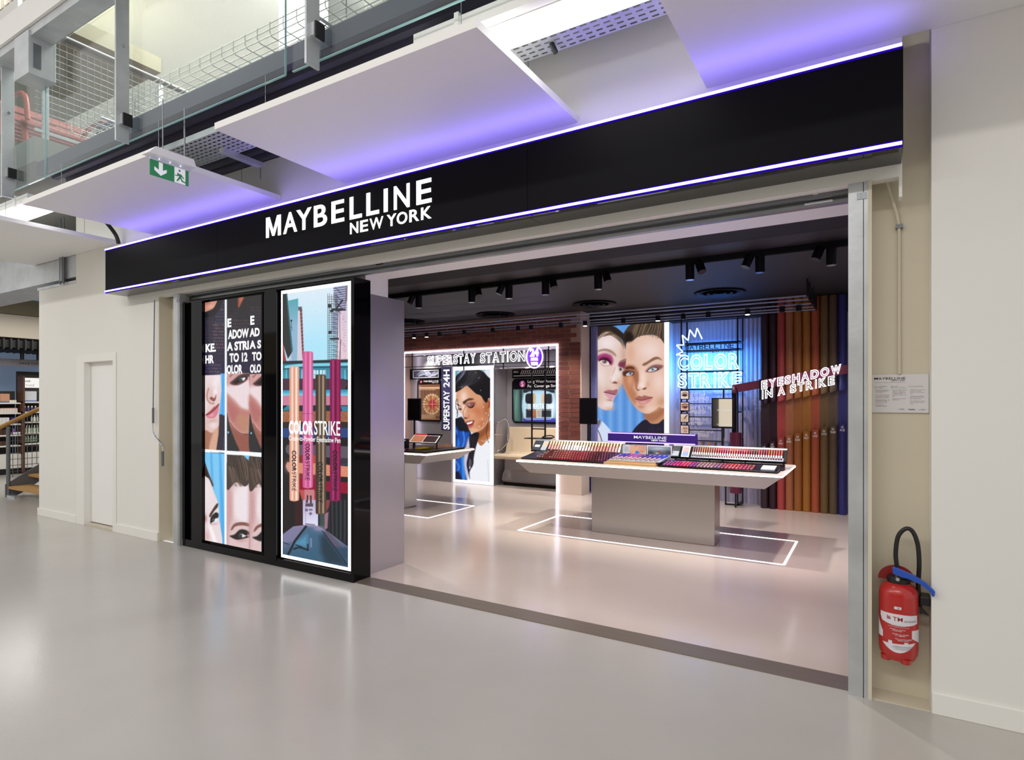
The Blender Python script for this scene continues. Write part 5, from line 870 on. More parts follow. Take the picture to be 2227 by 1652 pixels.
P.hair([(590, 285), (620, 180), (660, 60)], [(790, 215), (820, 130), (860, 50)], 46, ['#7c6652', '#231b16', '#9c8468', '#5c4a3a'], .7, .75, 6); P.hair([(790, 215), (830, 130), (860, 50)], [(1020, 275), (1030, 180), (1040, 60)], 50, ['#7c6652', '#231b16', '#9c8468', '#5c4a3a'], .7, .75, 10); P.poly([(515, 300), (530, 200), (600, 190), (640, 250), (600, 310)], '#1c1512', 5, .9)
P.poly([(410, 100), (440, 130), (500, 190), (560, 120), (540, 80), (440, 60)], '#5c97dc', 2, .9)
P.grain(.008); P.build('faces_print', 'ink_lit', fb, 'two women with coloured eyeshadow in front of blue folds')
# ------------------------------------------------------------------ COLOR STRIKE stand
cs = thing('strike_stand', 'black rod stand with glowing blue-white neon letters in front of the fluted wall', 'display stand', (-2.1, 9.4, 0))
FY, RY = 9.28, 9.50
def bar(a, b, r=.010, n='rod'):
    a, b = Vector(a), Vector(b); lo = [min(p, q) - r for p, q in zip(a, b)]; hi = [max(p, q) + r for p, q in zip(a, b)]; return MB().box(lo[0], hi[0], lo[1], hi[1], lo[2], hi[2]).build(n, 'black_metal', cs)
XL, XR = -2.56, -1.73
for x in (XL, XR):
    bar((x, FY, 0 if x == XR else .05), (x, FY, 2.77)); bar((x + .03, RY, 0), (x + .03, RY, 2.77))
    for z in (.02, 1.0, 1.38): bar((x, FY, z), (x + .03, RY, z))
    if x == XR: bar((x, FY, .011), (-1.90, FY, .011)); bar((-1.90, FY, .011), (-1.90, FY, .45))
for z in (2.42, 2.31, 1.99, 1.72): bar((XL, FY, z), (XR, FY, z)); bar((XL + .03, RY, z), (XR + .03, RY, z))
for z in (2.42, 2.31, 1.72): bar((XR, FY, z), (XR + .03, RY, z))
bar((-1.93, FY, 1.0), (-1.93, FY, 1.72))
for z in (1.50, 1.30, 1.10, .94): bar((XL, FY, z), (-1.93, FY, z), .007)
for ch, a in zip('MAYBELLINE', np.linspace(-2.50, -1.77, 11)[:10]):
    wd = .03 if ch == 'I' else .062; text('brand_letter', ch, a + (.02 if ch == 'I' else 0), a + wd, 2.325, 2.405, FY - .02, 'black_metal', cs, off=.0, ext=.004)
text('brand_subline', 'NEW YORK', -2.12, -1.80, 2.265, 2.305, FY - .02, 'black_metal', cs, off=.01)
def strike(txt, X0, X1, Z0, Z1):
    neonword(txt, X0, X1, Z0, Z1, FY - .06, cs, 'neon_core', .011, .0, off=.03, gap=.05)
strike('COLOR', -2.61, -1.68, 2.01, 2.25); strike('STRIKE', -2.61, -1.65, 1.74, 1.975)
zg = [(190, 525), (68, 515), (158, 475), (72, 382), (172, 380), (152, 245), (232, 318), (255, 170), (328, 272), (355, 148), (425, 298)]
zp = []
for a, b in zg: X_, Z_ = xy(1460 + a / 6.355, 690 + b / 6.355, FY - .06); zp.append((X_, FY - .06, Z_))
for a, b in zip(zp, zp[1:]): MB().tube([a, b], .010, 8).build('zigzag_tube', 'neon_core', cs, True)
area_l = bpy.data.lights.new('neon_glow', 'AREA'); area_l.shape = 'RECTANGLE'; area_l.size, area_l.size_y = .95, .55; area_l.energy = 22; area_l.color = (.05, .32, 1)
ao = bpy.data.objects.new('neon_glow', area_l); ao.location = (-2.15, 9.33, 2.05); ao.rotation_euler = (PI / 2, 0, 0); COL.objects.link(ao)
for k, (s1, s2, cl) in enumerate((('UP TO 12HR', 'COLOR IMPACT', '#7a5448'), ('EASY BUILT IN', 'APPLICATOR', '#8a5a40'), ('NO FALL OUT,', 'NO MESS!', '#c8a474'), ('CREATE ANY LOOK', 'IN A STRIKE!', '#c09080'))):
    y0 = 850 + k * 25; a, z1 = xy(1481, y0, FY - .02); b, z0 = xy(1497.5, y0 + 17, FY - .02)
    f_ = BX(a - .012, b + .012, FY - .028, FY - .012, z0 - .012, z1 + .012).build('picture_frame', 'black_metal', cs)
    Q = Paint(a, b, z0, z1, FY - .030, 20, 20); Q.fill('#ece4de'); Q.at(1481, y0, 1)
    if k == 0: Q.blob(8, 8, 6, 4, '#c99a84', .9); Q.poly([(2, 9), (8, 6), (14, 9), (8, 12)], '#3a2420', .6); Q.line([(3, 5), (8, 3), (14, 5)], 1.4, '#5a3a30')
    if k == 1: Q.blob(8, 9, 9, 7, '#c48a68', 1); Q.poly([(2, 9), (8, 8), (15, 8), (10, 13)], '#4a2a50', .8); Q.line([(2, 5), (8, 3), (15, 5)], 1.6, '#4a2c20')
    if k == 2: Q.blob(7, 11, 7, 5, '#d8b888', 1); Q.line([(8, 9), (13, 3)], 2.2, '#4a3a30')
    if k == 3: Q.blob(9, 8, 6, 8, '#d8a890', 1); Q.line([(5, 6), (8, 6)], 1.2, '#4a2c24'); Q.line([(11, 6), (14, 6)], 1.2, '#4a2c24'); Q.line([(8, 13), (12, 13)], 1.2, '#a04a48')
    Q.build('picture', 'ink', f_)
    for j, s_ in enumerate((s1, s2)):
        xa, za = xy(1499.5, y0 + 5 + j * 9 + (3 if k else 0), FY); text('caption', s_, xa, xa + .0245 * len(s_), za - .048, za + .004, FY, 'text_white', cs, off=.01)
# pens standing under the captions
for k, (x, cl) in enumerate(((-2.33, '#d08a3c'), (-2.24, '#7a5a48'), (-2.15, '#c07c48'), (-2.06, '#6a4c38'), (-1.86, '#2c6ca8'))):
    t = thing('display_pen', f'slanted eyeshadow pen in a swatch holder on the rod stand, {ordinal(k + 1)} from the left', 'pen', (x, FY, .72), 'swatch pens on the rod stand')
    mat('swatch%d' % k, cl, .45); MB().tube([(x + .01, FY - .03, .80), (x + .02, FY - .03, .93)], .016, 10).build('barrel', 'swatch%d' % k, t, True); MB().prism([(x - .035, .72), (x + .04, .72), (x + .055, .80), (x - .01, .80)], 'y', FY - .05, FY - .02).build('swatch', 'swatch%d' % k, t)
one('pen_shelf', BX(XL, -1.80, FY - .07, FY + .06, .70, .72), 'black_metal', 'black shelf below the swatch pens on the rod stand', 'shelf')
# giant burgundy pen on its own rod
mat('burgundy', '#5a1c36', .35); mat('burgundy_dark', '#42172a', .4)
gp = thing('giant_pen', 'giant burgundy eyeshadow pen standing on a black rod beside the rod stand', 'display pen', (-1.735, 9.10, .2))
MB().lathe(-1.725, 9.10, [(.05, .21), (.082, .215), (.082, 1.085), (.04, 1.09)], 24).build('barrel', 'burgundy', gp, True); MB().lathe(-1.745, 9.10, [(.034, 1.09), (.034, 1.62), (.036, 1.66)], 16).build('neck', 'black_satin', gp, True); MB().lathe(-1.745, 9.10, [(.036, 1.66), (.036, 1.69), (.018, 1.75), (.004, 1.765)], 16).build('tip', 'burgundy', gp, True); BX(-1.735, -1.715, 9.09, 9.11, 0, .21).build('stand_rod', 'black_metal', gp)
bs = MB(); n0 = [(-1.78, 1.655), (-1.78, 1.775), (-.12, 2.06), (-.12, 1.94)]; bs.prism(n0, 'y', 9.13, 9.16)
one('burgundy_stroke', bs, 'burgundy', 'slanted burgundy colour stroke board running behind the slanted neon words', 'board')
# ------------------------------------------------------------------ row of shade tubes
SH = [('10', 'CRAVE', '#2e1d27'), ('15', 'TEMPT', '#2a121d'), ('20', 'CHARM', '#a2403f'), ('30', 'SPARK', '#9c6040'), ('35', 'FLASH', '#93592a'), ('40', 'RALLY', '#9a6326'), ('45', 'CHASE', '#a04c30'), ('50', 'HUSTLE', '#6a5230'), ('55', 'FLARE', '#5b4b3a'), ('65', 'ACE', '#2b2d70')]
names = ['near-black plum', 'dark aubergine', 'coral red', 'tan', 'bronze', 'ochre', 'terracotta', 'olive brown', 'taupe', 'dark blue']
for i, (no, nm, cl) in enumerate(SH):
    xa = -1.42 + i * .1095; r = .0525; xc = xa + .055; yc = 9.30; f_ = i / 9; c_ = mat('shade%d' % i, cl, .3, spec=.5)
    t = thing('shade_tube', f'giant {names[i]} eyeshadow tube with its cap above, number {no}', 'shade tube', (xc, yc, 0), 'giant shade tubes on the right')
    zb1 = 1.50 + .19 * f_; z1 = .97 + .27 * f_ if i > 1 else .93 + .04 * i
    MB().lathe(xc, yc, [(r, 0), (r, z1)], 24).build('lower_tube', c_, t, True)
    b_ = MB(); n_ = 24
    for k in range(n_):
        a = 2 * PI * k / n_; b_.v.append((xc + r * math.cos(a), yc + r * math.sin(a), zb1 + .02 * math.cos(a)))
    for k in range(n_): a = 2 * PI * k / n_; b_.v.append((xc + r * math.cos(a), yc + r * math.sin(a), 2.99))
    b_.f = [(k, (k + 1) % n_, n_ + (k + 1) % n_, n_ + k) for k in range(n_)] + [tuple(range(n_ - 1, -1, -1))]; b_.build('cap_tube', c_, t, True)
    BX(xa + .001, xa + .1085, yc + .02, yc + .03, 0, 2.99).build('back_board', c_, t)
    MB().lathe(xc, yc - .02, [(.006, z1), (.006, z1 + .03), (.001, z1 + .10)], 8).build('applicator', c_, t, True)
    for s_, z_, h_ in ((no, z1 - .065, .03), (nm, z1 - .105, .03)): text('number' if s_ == no else 'shade_name', s_, xc - (.016 if s_ == no else .03), xc + (.016 if s_ == no else .03), z_, z_ + h_, yc - r - .002, 'text_white', t, off=.01, res=1)
es = thing('slanted_neon_sign', 'white double-line neon words rising to the right across the shade tubes', 'neon sign', (-.9, 9.1, 1.56))
for of, wd in ((.03, .006),):
    neonword('EYESHADOW', -1.385, -.375, 1.70, 1.825, 9.10, es, 'neon_white', wd, .215, off=of, gap=.07); neonword('IN A STRIKE', -1.385, -.455, 1.565, 1.69, 9.10, es, 'neon_white', wd, .215, off=of, gap=.07)
BX(-1.41, -1.38, 9.105, 9.24, 1.55, 1.85).build('mount', 'black_metal', es)
# ------------------------------------------------------------------ floor light lines
for k, (a, b, c, d_, lab) in enumerate(((-3.645, -.735, 6.165, 7.265, 'thin glowing floor rectangle around the long front display table'), (-7.95, -5.04, 6.19, 7.25, 'thin glowing floor rectangle around the left display table'))):
    t = thing('floor_light_line', lab, 'floor light', ((a + b) / 2, (c + d_) / 2, 0)); h = .011
    for q in ((a, b, c - h, c + h), (a, b, d_ - h, d_ + h)): BX(*q, .0005, .004).build('long_strip', 'led_warm' if False else 'floor_led' if 'floor_led' in MATS else emat('floor_led', (1, .97, .98), 2.2), t)
    for q in ((a - h, a + h, c, d_), (b - h, b + h, c, d_)): BX(*q, .0006, .0041).build('short_strip', 'floor_led', t)
# ------------------------------------------------------------------ display tables
mat('table_metal', '#b9b5b2', .33, .75, bump=.02, bscale=140, stretch=(1, 30, 30)); mat('pedestal', '#bcb8b4', .30, .85, bump=.03, bscale=140, stretch=(30, 1, 1)); mat('table_top', '#c9bfb4', .35)
def table(a, b, c, d_, lab, ped):
    t = thing('display_table', lab, 'display table', ((a + b) / 2, (c + d_) / 2, 0), 'cantilever make-up display tables')
    m = MB(); i = .16; m.v = [(a, c, .825), (b, c, .825), (b, d_, .825), (a, d_, .825), (a + i, c + .04, .70), (b - i, c + .04, .70), (b - i, d_ - i, .70), (a + i, d_ - i, .70)]
    m.f = [(0, 1, 5, 4), (1, 2, 6, 5), (2, 3, 7, 6), (3, 0, 4, 7), (7, 6, 5, 4), (0, 3, 2, 1)]; m.build('underbody', 'table_metal', t)
    BX(a, b, c, d_, .838, .848).build('worktop', 'table_top', t)
    MB().box(a - .002, b + .002, c - .004, c + .01, .824, .839).box(b - .01, b + .004, c, d_, .824, .839).box(a - .004, a + .01, c, d_, .824, .839).build('light_edge', 'led_warm', t)
    BX(a + .01, b - .01, c + .01, d_ - .003, .825, .838).build('core', 'black_satin', t)
    BX(ped[0], ped[1], 6.555, 6.83, 0, .70).build('pedestal', 'pedestal', t, bevel=.012); return t
table(-3.65, -.745, 6.13, 7.20, 'long brushed metal make-up table with glowing edge, in front of the two faces', (-2.872, -1.458)); table(-7.95, -5.055, 6.17, 7.27, 'brushed metal make-up table with glowing edge, half hidden behind the entrance partition', (-7.2, -5.77))
# ------------------------------------------------------------------ goods on the long table (top at z 0.848)
TZ = .848
def lerp(cols, f):
    f = max(0, min(.9999, f)) * (len(cols) - 1); i = int(f); k = f - i; a, b = [tuple(int(c[j:j + 2], 16) for j in (1, 3, 5)) for c in (cols[i], cols[i + 1])]; return '#%02x%02x%02x' % tuple(int(p + (q - p) * k) for p, q in zip(a, b))
def meshof(mb, mats):
    me = bpy.data.meshes.new('m'); me.from_pydata(mb.v, [], mb.f); me.materials.append(mats); return me
def tray(name, a, b, c, d_, z0, z1, lab):
    t = thing(name, lab, 'tray', ((a + b) / 2, (c + d_) / 2, z0)); BX(a, b, c, d_, z0, z0 + .012).build('base', 'black_satin', t)
    MB().prism([(c, z0), (d_, z0), (d_, z1), (c + .01, z0 + .018)], 'x', a, b).build('stepped_body', 'black_satin', t); return t
lt = tray('gloss_tray', -3.63, -2.50, 6.20, 6.66, TZ, .93, 'sloping black tray packed with red lip products, left end of the long table')
LTC = ['#5a2e2c', '#8a3a34', '#7a2c30', '#c03a3c', '#a83040', '#d02a44', '#a02040', '#6a2c3c', '#80306a', '#4a3a90']
bh = {}
def gloss(x, y, z, f, lab, grp, h=.05, r=.0115, name='lip_gloss', cols=LTC, n=12, capc='#1c181a'):
    k = (name, int(f * n))
    if k not in bh:
        m1 = mat(f'{name}_ink_{int(f * n)}', lerp(cols, (int(f * n) + .5) / n), .25); m2 = mat(f'cap_{capc[1:]}', capc, .3)
        bh[k] = (meshof(MB().lathe(0, 0, [(r, 0), (r, h * .62), (r * .8, h * .66)], 8), m1), meshof(MB().lathe(0, 0, [(r * .8, h * .64), (r * .8, h), (r * .6, h * 1.02)], 8), m2))
    t = thing(name, lab, 'cosmetics', (x, y, z), grp); share('tube', bh[k][0], t, (x, y, z)); share('cap', bh[k][1], t, (x, y, z))
rowname = ['front', 'second', 'third', 'fourth', 'back']
for r_ in range(5):
    for c_ in range(28):
        x = -3.42 + c_ * .0325 + r_ * .004; y = 6.235 + r_ * .08; z = .862 + r_ * .0135
        gloss(x, y, z, min(1, c_ / 28 + .02 * r_), f'{"purple" if c_ > 24 else "red" if 9 < c_ < 20 else "brown-red"} lip gloss, {ordinal(c_ + 1)} from the left in the {rowname[r_]} row of the left black tray', 'lip glosses in the left black tray', .034, .0125, capc=['#b08a84', '#6a4a48', '#a87c78', '#5a3c3c', '#8c6260'][(c_ + r_) % 5])
# foundation rack
def rack(a, b, lab, name):
    t = thing(name, lab, 'rack', ((a + b) / 2, 6.72, TZ)); MB().prism([(6.66, .915), (6.70, .915), (6.80, 1.035), (6.80, 1.05), (6.78, 1.05)], 'x', a, b).build('sloped_panel', 'black_satin', t)
    MB().prism([(6.64, .905), (6.67, .905), (6.67, .925), (6.64, .925)], 'x', a, b).build('front_lip', 'black_satin', t); MB().prism([(6.76, 1.035), (6.80, 1.035), (6.81, 1.052), (6.77, 1.052)], 'x', a, b).build('top_cap', 'steel', t)
    n = max(2, int((b - a) / .3))
    for k in range(n + 1): x = a + .03 + (b - a - .06) * k / n; BX(x - .008, x + .008, 6.72, 6.735, TZ, .935).build('leg', 'black_metal', t)
    return t
rack(-3.74, -2.53, 'sloped black rack of foundation bottles behind the left tray of the long table', 'bottle_rack')
mat('found_glass', '#8f5a4a', .2); mat('label_dark', '#20242e', .4); mat('pinkish', '#c99a94', .4)
for c_ in range(25):
    x = -3.50 + c_ * .0385; f = c_ / 24; k = ('f', c_ // 3)
    if k not in bh:
        m1 = mat(f'found_{c_ // 3}', lerp(['#b07c74', '#a0645c', '#8c4a48', '#96584e', '#b0706a', '#b8a8b4'], f), .25); m2 = mat(f'fcap_{c_ // 3}', lerp(['#d8a878', '#e0b488', '#d8a074', '#c89070'], f), .4)
        q = lambda y0, z0, y1, z1, w_: MB().prism([(y0, z0), (y1, z1), (y1 - .018, z1 + .014), (y0 - .018, z0 + .014)], 'x', -w_, w_)
        bh[k] = (meshof(q(0, 0, .045, .056, .013), m1), meshof(q(.047, .058, .08, .10, .011), m2))
    t = thing('foundation_bottle', f'foundation bottle with beige cap, {ordinal(c_ + 1)} from the left in the sloped left rack', 'cosmetics', (x, 6.69, .928), 'foundation bottles in the sloped left rack'); share('bottle', bh[k][0], t, (x, 6.69, .928)); share('cap', bh[k][1], t, (x, 6.69, .928))
def card(name, x0, x1, y0, z0, y1, z1, lab, body, cat='card'):
    t = thing(name, lab, cat, ((x0 + x1) / 2, y0, z0)); MB().prism([(y0, z0), (y1, z1), (y1 + .006, z1 - .004), (y0 + .006, z0 - .004)], 'x', x0, x1).build('board', body, t); return t
def cardprint(t, x0, x1, y0, z0, y1, z1, nm, m_): 
    e = .0015; return MB().quad((x0, y0 - e, z0 + e), (x1, y0 - e, z0 + e), (x1, y1 - e, z1 + e), (x0, y1 - e, z1 + e)).build(nm, m_, t)
mat('card_black', '#1c2430', .3); mat('card_grey', '#8f98a4', .3); mat('card_pink', '#c08a8c', .4); mat('card_blue', '#6f86b4', .4); mat('card_skin', '#c99478', .4); mat('card_pale', '#d9dde4', .4)
t = card('shade_card', -3.73, -3.62, 6.64, .92, 6.77, 1.045, 'black shade card with white print at the left end of the bottle rack', 'card_black'); cardprint(t, -3.71, -3.64, 6.68, .96, 6.71, .985, 'print', 'card_pale')
t = card('portrait_card', -3.61, -3.535, 6.64, .92, 6.77, 1.045, 'small pale card with a face beside the black shade card', 'card_grey'); cardprint(t, -3.60, -3.545, 6.69, .965, 6.75, 1.025, 'face', 'card_skin')
# middle: graphic boards, wooden pen stand
mat('warm_wood', '#c2a070', .5, var=.2, vscale=5, stretch=(2, 20, 20))
ws_ = thing('wooden_stand', 'pale wooden stepped stand holding blue and violet pens, middle of the long table', 'stand', (-2.25, 6.42, TZ)); BX(-2.56, -1.98, 6.18, 6.60, TZ, .872).build('lower_step', 'warm_wood', ws_); BX(-2.54, -1.99, 6.22, 6.60, .872, .89).build('upper_step', 'warm_wood', ws_); MB().prism([(6.24, .89), (6.60, .89), (6.60, .93), (6.24, .895)], 'x', -2.53, -1.95).build('sloped_bed', 'card_grey', ws_)
PC = ['#3b2fae', '#3a28a0', '#9a3a9c', '#a84cae', '#9a4478', '#4c2c7c', '#5a3a90', '#4030a0', '#4438b0', '#2434c8']
for k in range(10):
    x = -2.50 + k * .054; mat('pen%d' % k, PC[k], .25); mat('penb%d' % k, '#b89a9c', .3)
    t = thing('stick_pen', f'slanted eyeshadow stick, {ordinal(k + 1)} from the left on the wooden stand', 'pen', (x, 6.30, .895), 'eyeshadow sticks on the wooden stand')
    MB().tube([(x, 6.28, .905), (x + .018, 6.40, .917)], .011, 8).build('base', 'penb%d' % k, t, True); MB().tube([(x + .018, 6.40, .917), (x + .045, 6.58, .936)], .011, 8).build('cap', 'pen%d' % k, t, True)
gbd = card('graphic_board', -2.53, -1.93, 6.66, .93, 6.72, 1.04, 'tilted graphic board with two faces and a framed skyline picture, middle of the long table', 'card_black', 'sign')
P = Paint(-2.52, -2.235, .934, 1.036, 6.655, 80, 34); P.fill('#b8c0cc'); P.at(1320, 920, 10.123)
P.poly([(330, 660), (410, 455), (520, 455), (460, 660)], '#c8ccd4', 1, 1, False); P.poly([(490, 640), (520, 540), (520, 470), (600, 455), (700, 480), (690, 560), (640, 620), (560, 665)], '#d8a888', 1.5); P.poly([(690, 560), (720, 470), (800, 455), (900, 480), (880, 580), (820, 650), (720, 655)], '#cf9a7c', 1.5); P.blob(640, 500, 40, 16, '#9a8aa0', .8); P.blob(810, 540, 40, 16, '#8a9ab0', .8); P.poly([(620, 660), (660, 600), (720, 660)], '#3a78c8', 1); P.blob(770, 615, 30, 10, '#b06a64', .8)
for k in range(5): P.line([(400 - k * 6, 520 + k * 22), (480 - k * 6, 525 + k * 22)], .8, '#5a6070', .7, False)
P.build('faces_print', 'ink', gbd)
BX(-2.225, -1.94, 6.648, 6.652, .930, 1.04).build('picture_border', 'text_white', gbd)
P = Paint(-2.215, -1.95, .938, 1.032, 6.645, 70, 30); P.fill('#6a7484'); P.at(1320, 920, 10.123)
P.grad([(880, 480), (1480, 480), (1480, 690), (880, 690)], '#8d9aa8', '#4a5260', 490, 680); P.blob(1130, 560, 160, 40, '#b8c4d0', .8); P.poly([(1110, 660), (1140, 600), (1170, 600), (1200, 665)], '#8c4a3c', 1, 1, False); P.blob(1100, 660, 40, 12, '#f0ece8', .9); P.blob(960, 640, 50, 30, '#2c323c', .9); P.blob(1360, 640, 60, 30, '#2c323c', .9)
P.build('picture', 'ink', gbd)
sb = thing('counter_sign', 'violet-lit black brand sign box standing on the long table', 'sign', (-2.28, 6.98, TZ))
mat('violet_glow_black', '#1a1030', .3, emit=.16, ecol=(.16, .03, .9)); BX(-2.815, -1.75, 6.93, 7.03, 1.04, 1.16).build('box', 'violet_glow_black', sb)  # faint emission puts the light lines' violet spill into the box colour
emat('counter_violet', (.28, .16, 1), 6)
for z in (1.148, 1.044): BX(-2.81, -1.755, 6.925, 6.93, z, z + .010).build('light_line', 'counter_violet', sb)
for x in (-2.7, -1.87): BX(x, x + .02, 6.97, 6.99, TZ, 1.04).build('leg', 'black_metal', sb)
x0_, x1_ = xy(1378.5, 950, 6.92)[0], xy(1449.5, 950, 6.92)[0]
text('lettering', 'MAYBELLINE', x0_, x1_, 1.094, 1.128, 6.922, 'text_lit', sb, off=.01, res=2); text('lettering', 'NEW YORK', x0_ + (x1_ - x0_) * .545, x1_, 1.068, 1.087, 6.922, 'text_lit', sb, off=.03, res=2)
# right: lip crayon rack and tray
rack(-1.95, -.775, 'sloped black rack with a long row of lip crayons, right end of the long table', 'crayon_rack'); RB = MB().prism([(6.645, .927), (6.69, .927), (6.715, .957), (6.67, .957)], 'x', -1.73, -.80)
one('crayon_holder', RB, 'card_grey', 'grey holder strip carrying the lip crayons in the right rack', 'holder')
t = card('serum_card', -1.94, -1.86, 6.63, .93, 6.73, 1.04, 'black and silver product card left of the lip crayons', 'card_black'); cardprint(t, -1.935, -1.865, 6.635, .936, 6.68, .985, 'print', 'card_grey')
t = card('swatch_card', -1.835, -1.75, 6.63, .93, 6.73, 1.04, 'pink and blue swatch card directly left of the lip crayons', 'card_pale'); cardprint(t, -1.825, -1.76, 6.675, .98, 6.72, 1.029, 'upper_print', 'card_pink'); cardprint(t, -1.825, -1.76, 6.637, .938, 6.675, .979, 'lower_print', 'card_blue')
CC = ['#8a5a5c', '#a06a5e', '#b0704c', '#a8664a', '#b06058', '#d04848', '#c02848', '#b82858', '#d8402c', '#cc3838', '#b03044', '#b82038', '#8a3040', '#7a4440', '#a84048', '#983848', '#c05c38', '#b04c44', '#c04838', '#b85c40']
for c_ in range(38):
    x = -1.715 + c_ * .0242; k = ('c', c_ // 2)
    if k not in bh:
        m1 = mat(f'crayon_{c_ // 2}', CC[c_ // 2], .35); d_ = Vector((0, .10, .12)).normalized()
        bh[k] = (meshof(MB().tube([d_ * .035, d_ * .11], .0075, 8), m1), meshof(MB().tube([d_ * .006, d_ * .036], .0082, 8), MATS['text_white']), meshof(MB().tube([d_ * -.01, d_ * .006], .0085, 8), mat('crayon_tip_' + str(c_ // 2), lerp([CC[c_ // 2], '#301018'], .5), .35)))
    t = thing('lip_crayon', f'lip crayon with white band, {ordinal(c_ + 1)} from the left in the right rack', 'cosmetics', (x, 6.665, .94), 'lip crayons in the right rack')
    for nm, me in zip(('barrel', 'band', 'tip'), bh[k]): share(nm, me, t, (x, 6.662, .952))
tray('sample_tray', -1.96, -.80, 6.22, 6.46, TZ, .905, 'low black tray of lip colour samples, front right of the long table'); tray('rear_tray', -1.90, -.78, 6.50, 6.64, TZ, .90, 'narrow black tray under the lip crayon rack')
TC = ['#8a3a7c', '#c03a70', '#d02a50', '#8a3a80', '#9a7068', '#a07468', '#80505c', '#a03a3c', '#b8382c', '#a02a40', '#90403c']
for r_ in range(3):
    for c_ in range(26):
        x = -1.90 + c_ * .0345; y = 6.255 + r_ * .07; z = .868 + r_ * .009; k = ('s', c_ * 11 // 26)
        if k not in bh: bh[k] = meshof(MB().prism([(-.026, 0), (.026, .006), (.026, .016), (-.026, .010)], 'x', -.012, .012), mat(f'sample_{k[1]}', TC[k[1]], .15))
        o = share('lip_sample', bh[k], None, (x, y, z)); tag(o, f'{"pink" if c_ < 6 else "mauve" if c_ < 15 else "red"} lip colour sample, {ordinal(c_ + 1)} from the left in the {["front", "middle", "back"][r_]} row of the right tray', 'cosmetics', 'lip colour samples in the right tray')
one('blank_card', MB().prism([(6.26, .872), (6.42, .892), (6.42, .904), (6.26, .884)], 'x', -.955, -.83), 'card_pale', 'blank pale card lying at the right end of the sample tray', 'card')
def mirror(x0, x1, z0, z1, y, lab, dark, base=TZ):
    t = thing('counter_mirror', lab, 'mirror', ((x0 + x1) / 2, y, base)); BX(x0, x1, y, y + .03, z0, z1).build('frame', 'black_satin', t); BX(x0 + .012, x1 - .012, y - .002, y, z0 + .02, z1 - .012).build('mirror_glass', 'black_gloss' if dark else 'mirror', t)
    xc = (x0 + x1) / 2; BX(xc - .012, xc + .012, y + .008, y + .024, base, z0).build('stem', 'black_metal', t); BX(xc - .07, xc + .07, y - .04, y + .06, base, base + .008).build('foot', 'black_metal', t)
a, b = xy(1260, 900, 7.05)[0], xy(1297, 900, 7.05)[0]; mirror(a, b, xy(1278, 922, 7.05)[1], xy(1278, 865, 7.05)[1], 7.05, 'dark counter mirror on a thin stem at the left half of the long table', True)
a, b = xy(1547.5, 900, 7.05)[0], xy(1594.5, 900, 7.05)[0]; mirror(a, b, xy(1571, 931, 7.05)[1], xy(1571, 865, 7.05)[1], 7.05, 'bright counter mirror on a thin stem at the right half of the long table', False)
# ------------------------------------------------------------------ goods on the left table
a, b = xy(886.5, 900, 6.98)[0], xy(913.5, 900, 6.98)[0]; mirror(a, b, xy(900, 914, 6.98)[1], xy(900, 866, 6.98)[1], 6.98, 'dark counter mirror on the left table beside the partition', True)
tt = tray('make_up_tray', -6.6, -5.10, 6.20, 7.10, TZ, .872, 'flat black make-up tray on the left table'); 
cb = thing('angled_picture_board', 'tilted picture board with red header and face photo on the left table', 'sign', (-5.35, 6.65, .87))
MB().prism([(6.56, .955), (6.70, 1.075), (6.712, 1.065), (6.572, .945)], 'x', -5.70, -5.20).build('board', 'black_satin', cb)
def slope(x0, x1, u0, u1, nm, m_): 
    p = lambda u: (6.56 + .14 * u - .002, .955 + .12 * u + .002); (ya, za), (yb, zb__) = p(u0), p(u1); MB().quad((x0, ya, za), (x1, ya, za), (x1, yb, zb__), (x0, yb, zb__)).build(nm, m_, cb)
slope(-5.69, -5.21, .02, .80, 'white_border', 'text_white'); mat('photo_skin', '#b07a5c', .4); mat('photo_dark', '#3a2a2c', .4)
for q, m_, n_ in (((-5.675, -5.46, .07, .75), 'photo_skin', 'face_photo'), ((-5.45, -5.225, .07, .75), 'photo_dark', 'product_photo')):
    p_ = lambda u: (6.56 + .14 * u - .004, .955 + .12 * u + .004); (ya, za), (yb, zb__) = p_(q[2]), p_(q[3]); MB().quad((q[0], ya, za), (q[1], ya, za), (q[1], yb, zb__), (q[0], yb, zb__)).build(n_, m_, cb)
slope(-5.69, -5.46, .84, .98, 'red_header', 'logo_red')
for k, (x, y) in enumerate(((-5.67, 6.62), (-5.25, 6.62))): BX(x, x + .015, y, y + .015, .86, .98).build('leg', 'black_metal', cb)
cr = thing('compact_rack', 'stepped black rack of compacts at the near left of the left table', 'rack', (-5.95, 6.5, .86)); MB().prism([(6.35, .865), (6.62, .865), (6.62, 1.0), (6.58, 1.0), (6.36, .885)], 'x', -6.35, -5.74).build('steps', 'black_satin', cr)
for r_ in range(2):
    for k in range(5):
        x = -6.10 + k * .075; y = 6.41 + r_ * .09; z = .905 + r_ * .047
        t = thing('compact', f'powder compact, {ordinal(k + 1)} from the left in the {["lower", "upper"][r_]} step of the compact rack', 'cosmetics', (x, y, z), 'compacts in the stepped rack'); MB().prism([(y, z), (y + .05, z + .026), (y + .046, z + .034), (y - .004, z + .008)], 'x', x, x + .06).build('case', 'card_pale', t); MB().prism([(y + .006, z + .012), (y + .04, z + .030), (y + .038, z + .034), (y + .004, z + .016)], 'x', x + .006, x + .054).build('pan', 'photo_skin', t)
mat('gold', '#b89a2c', .25, .5); mat('maroon', '#5a2430', .3)
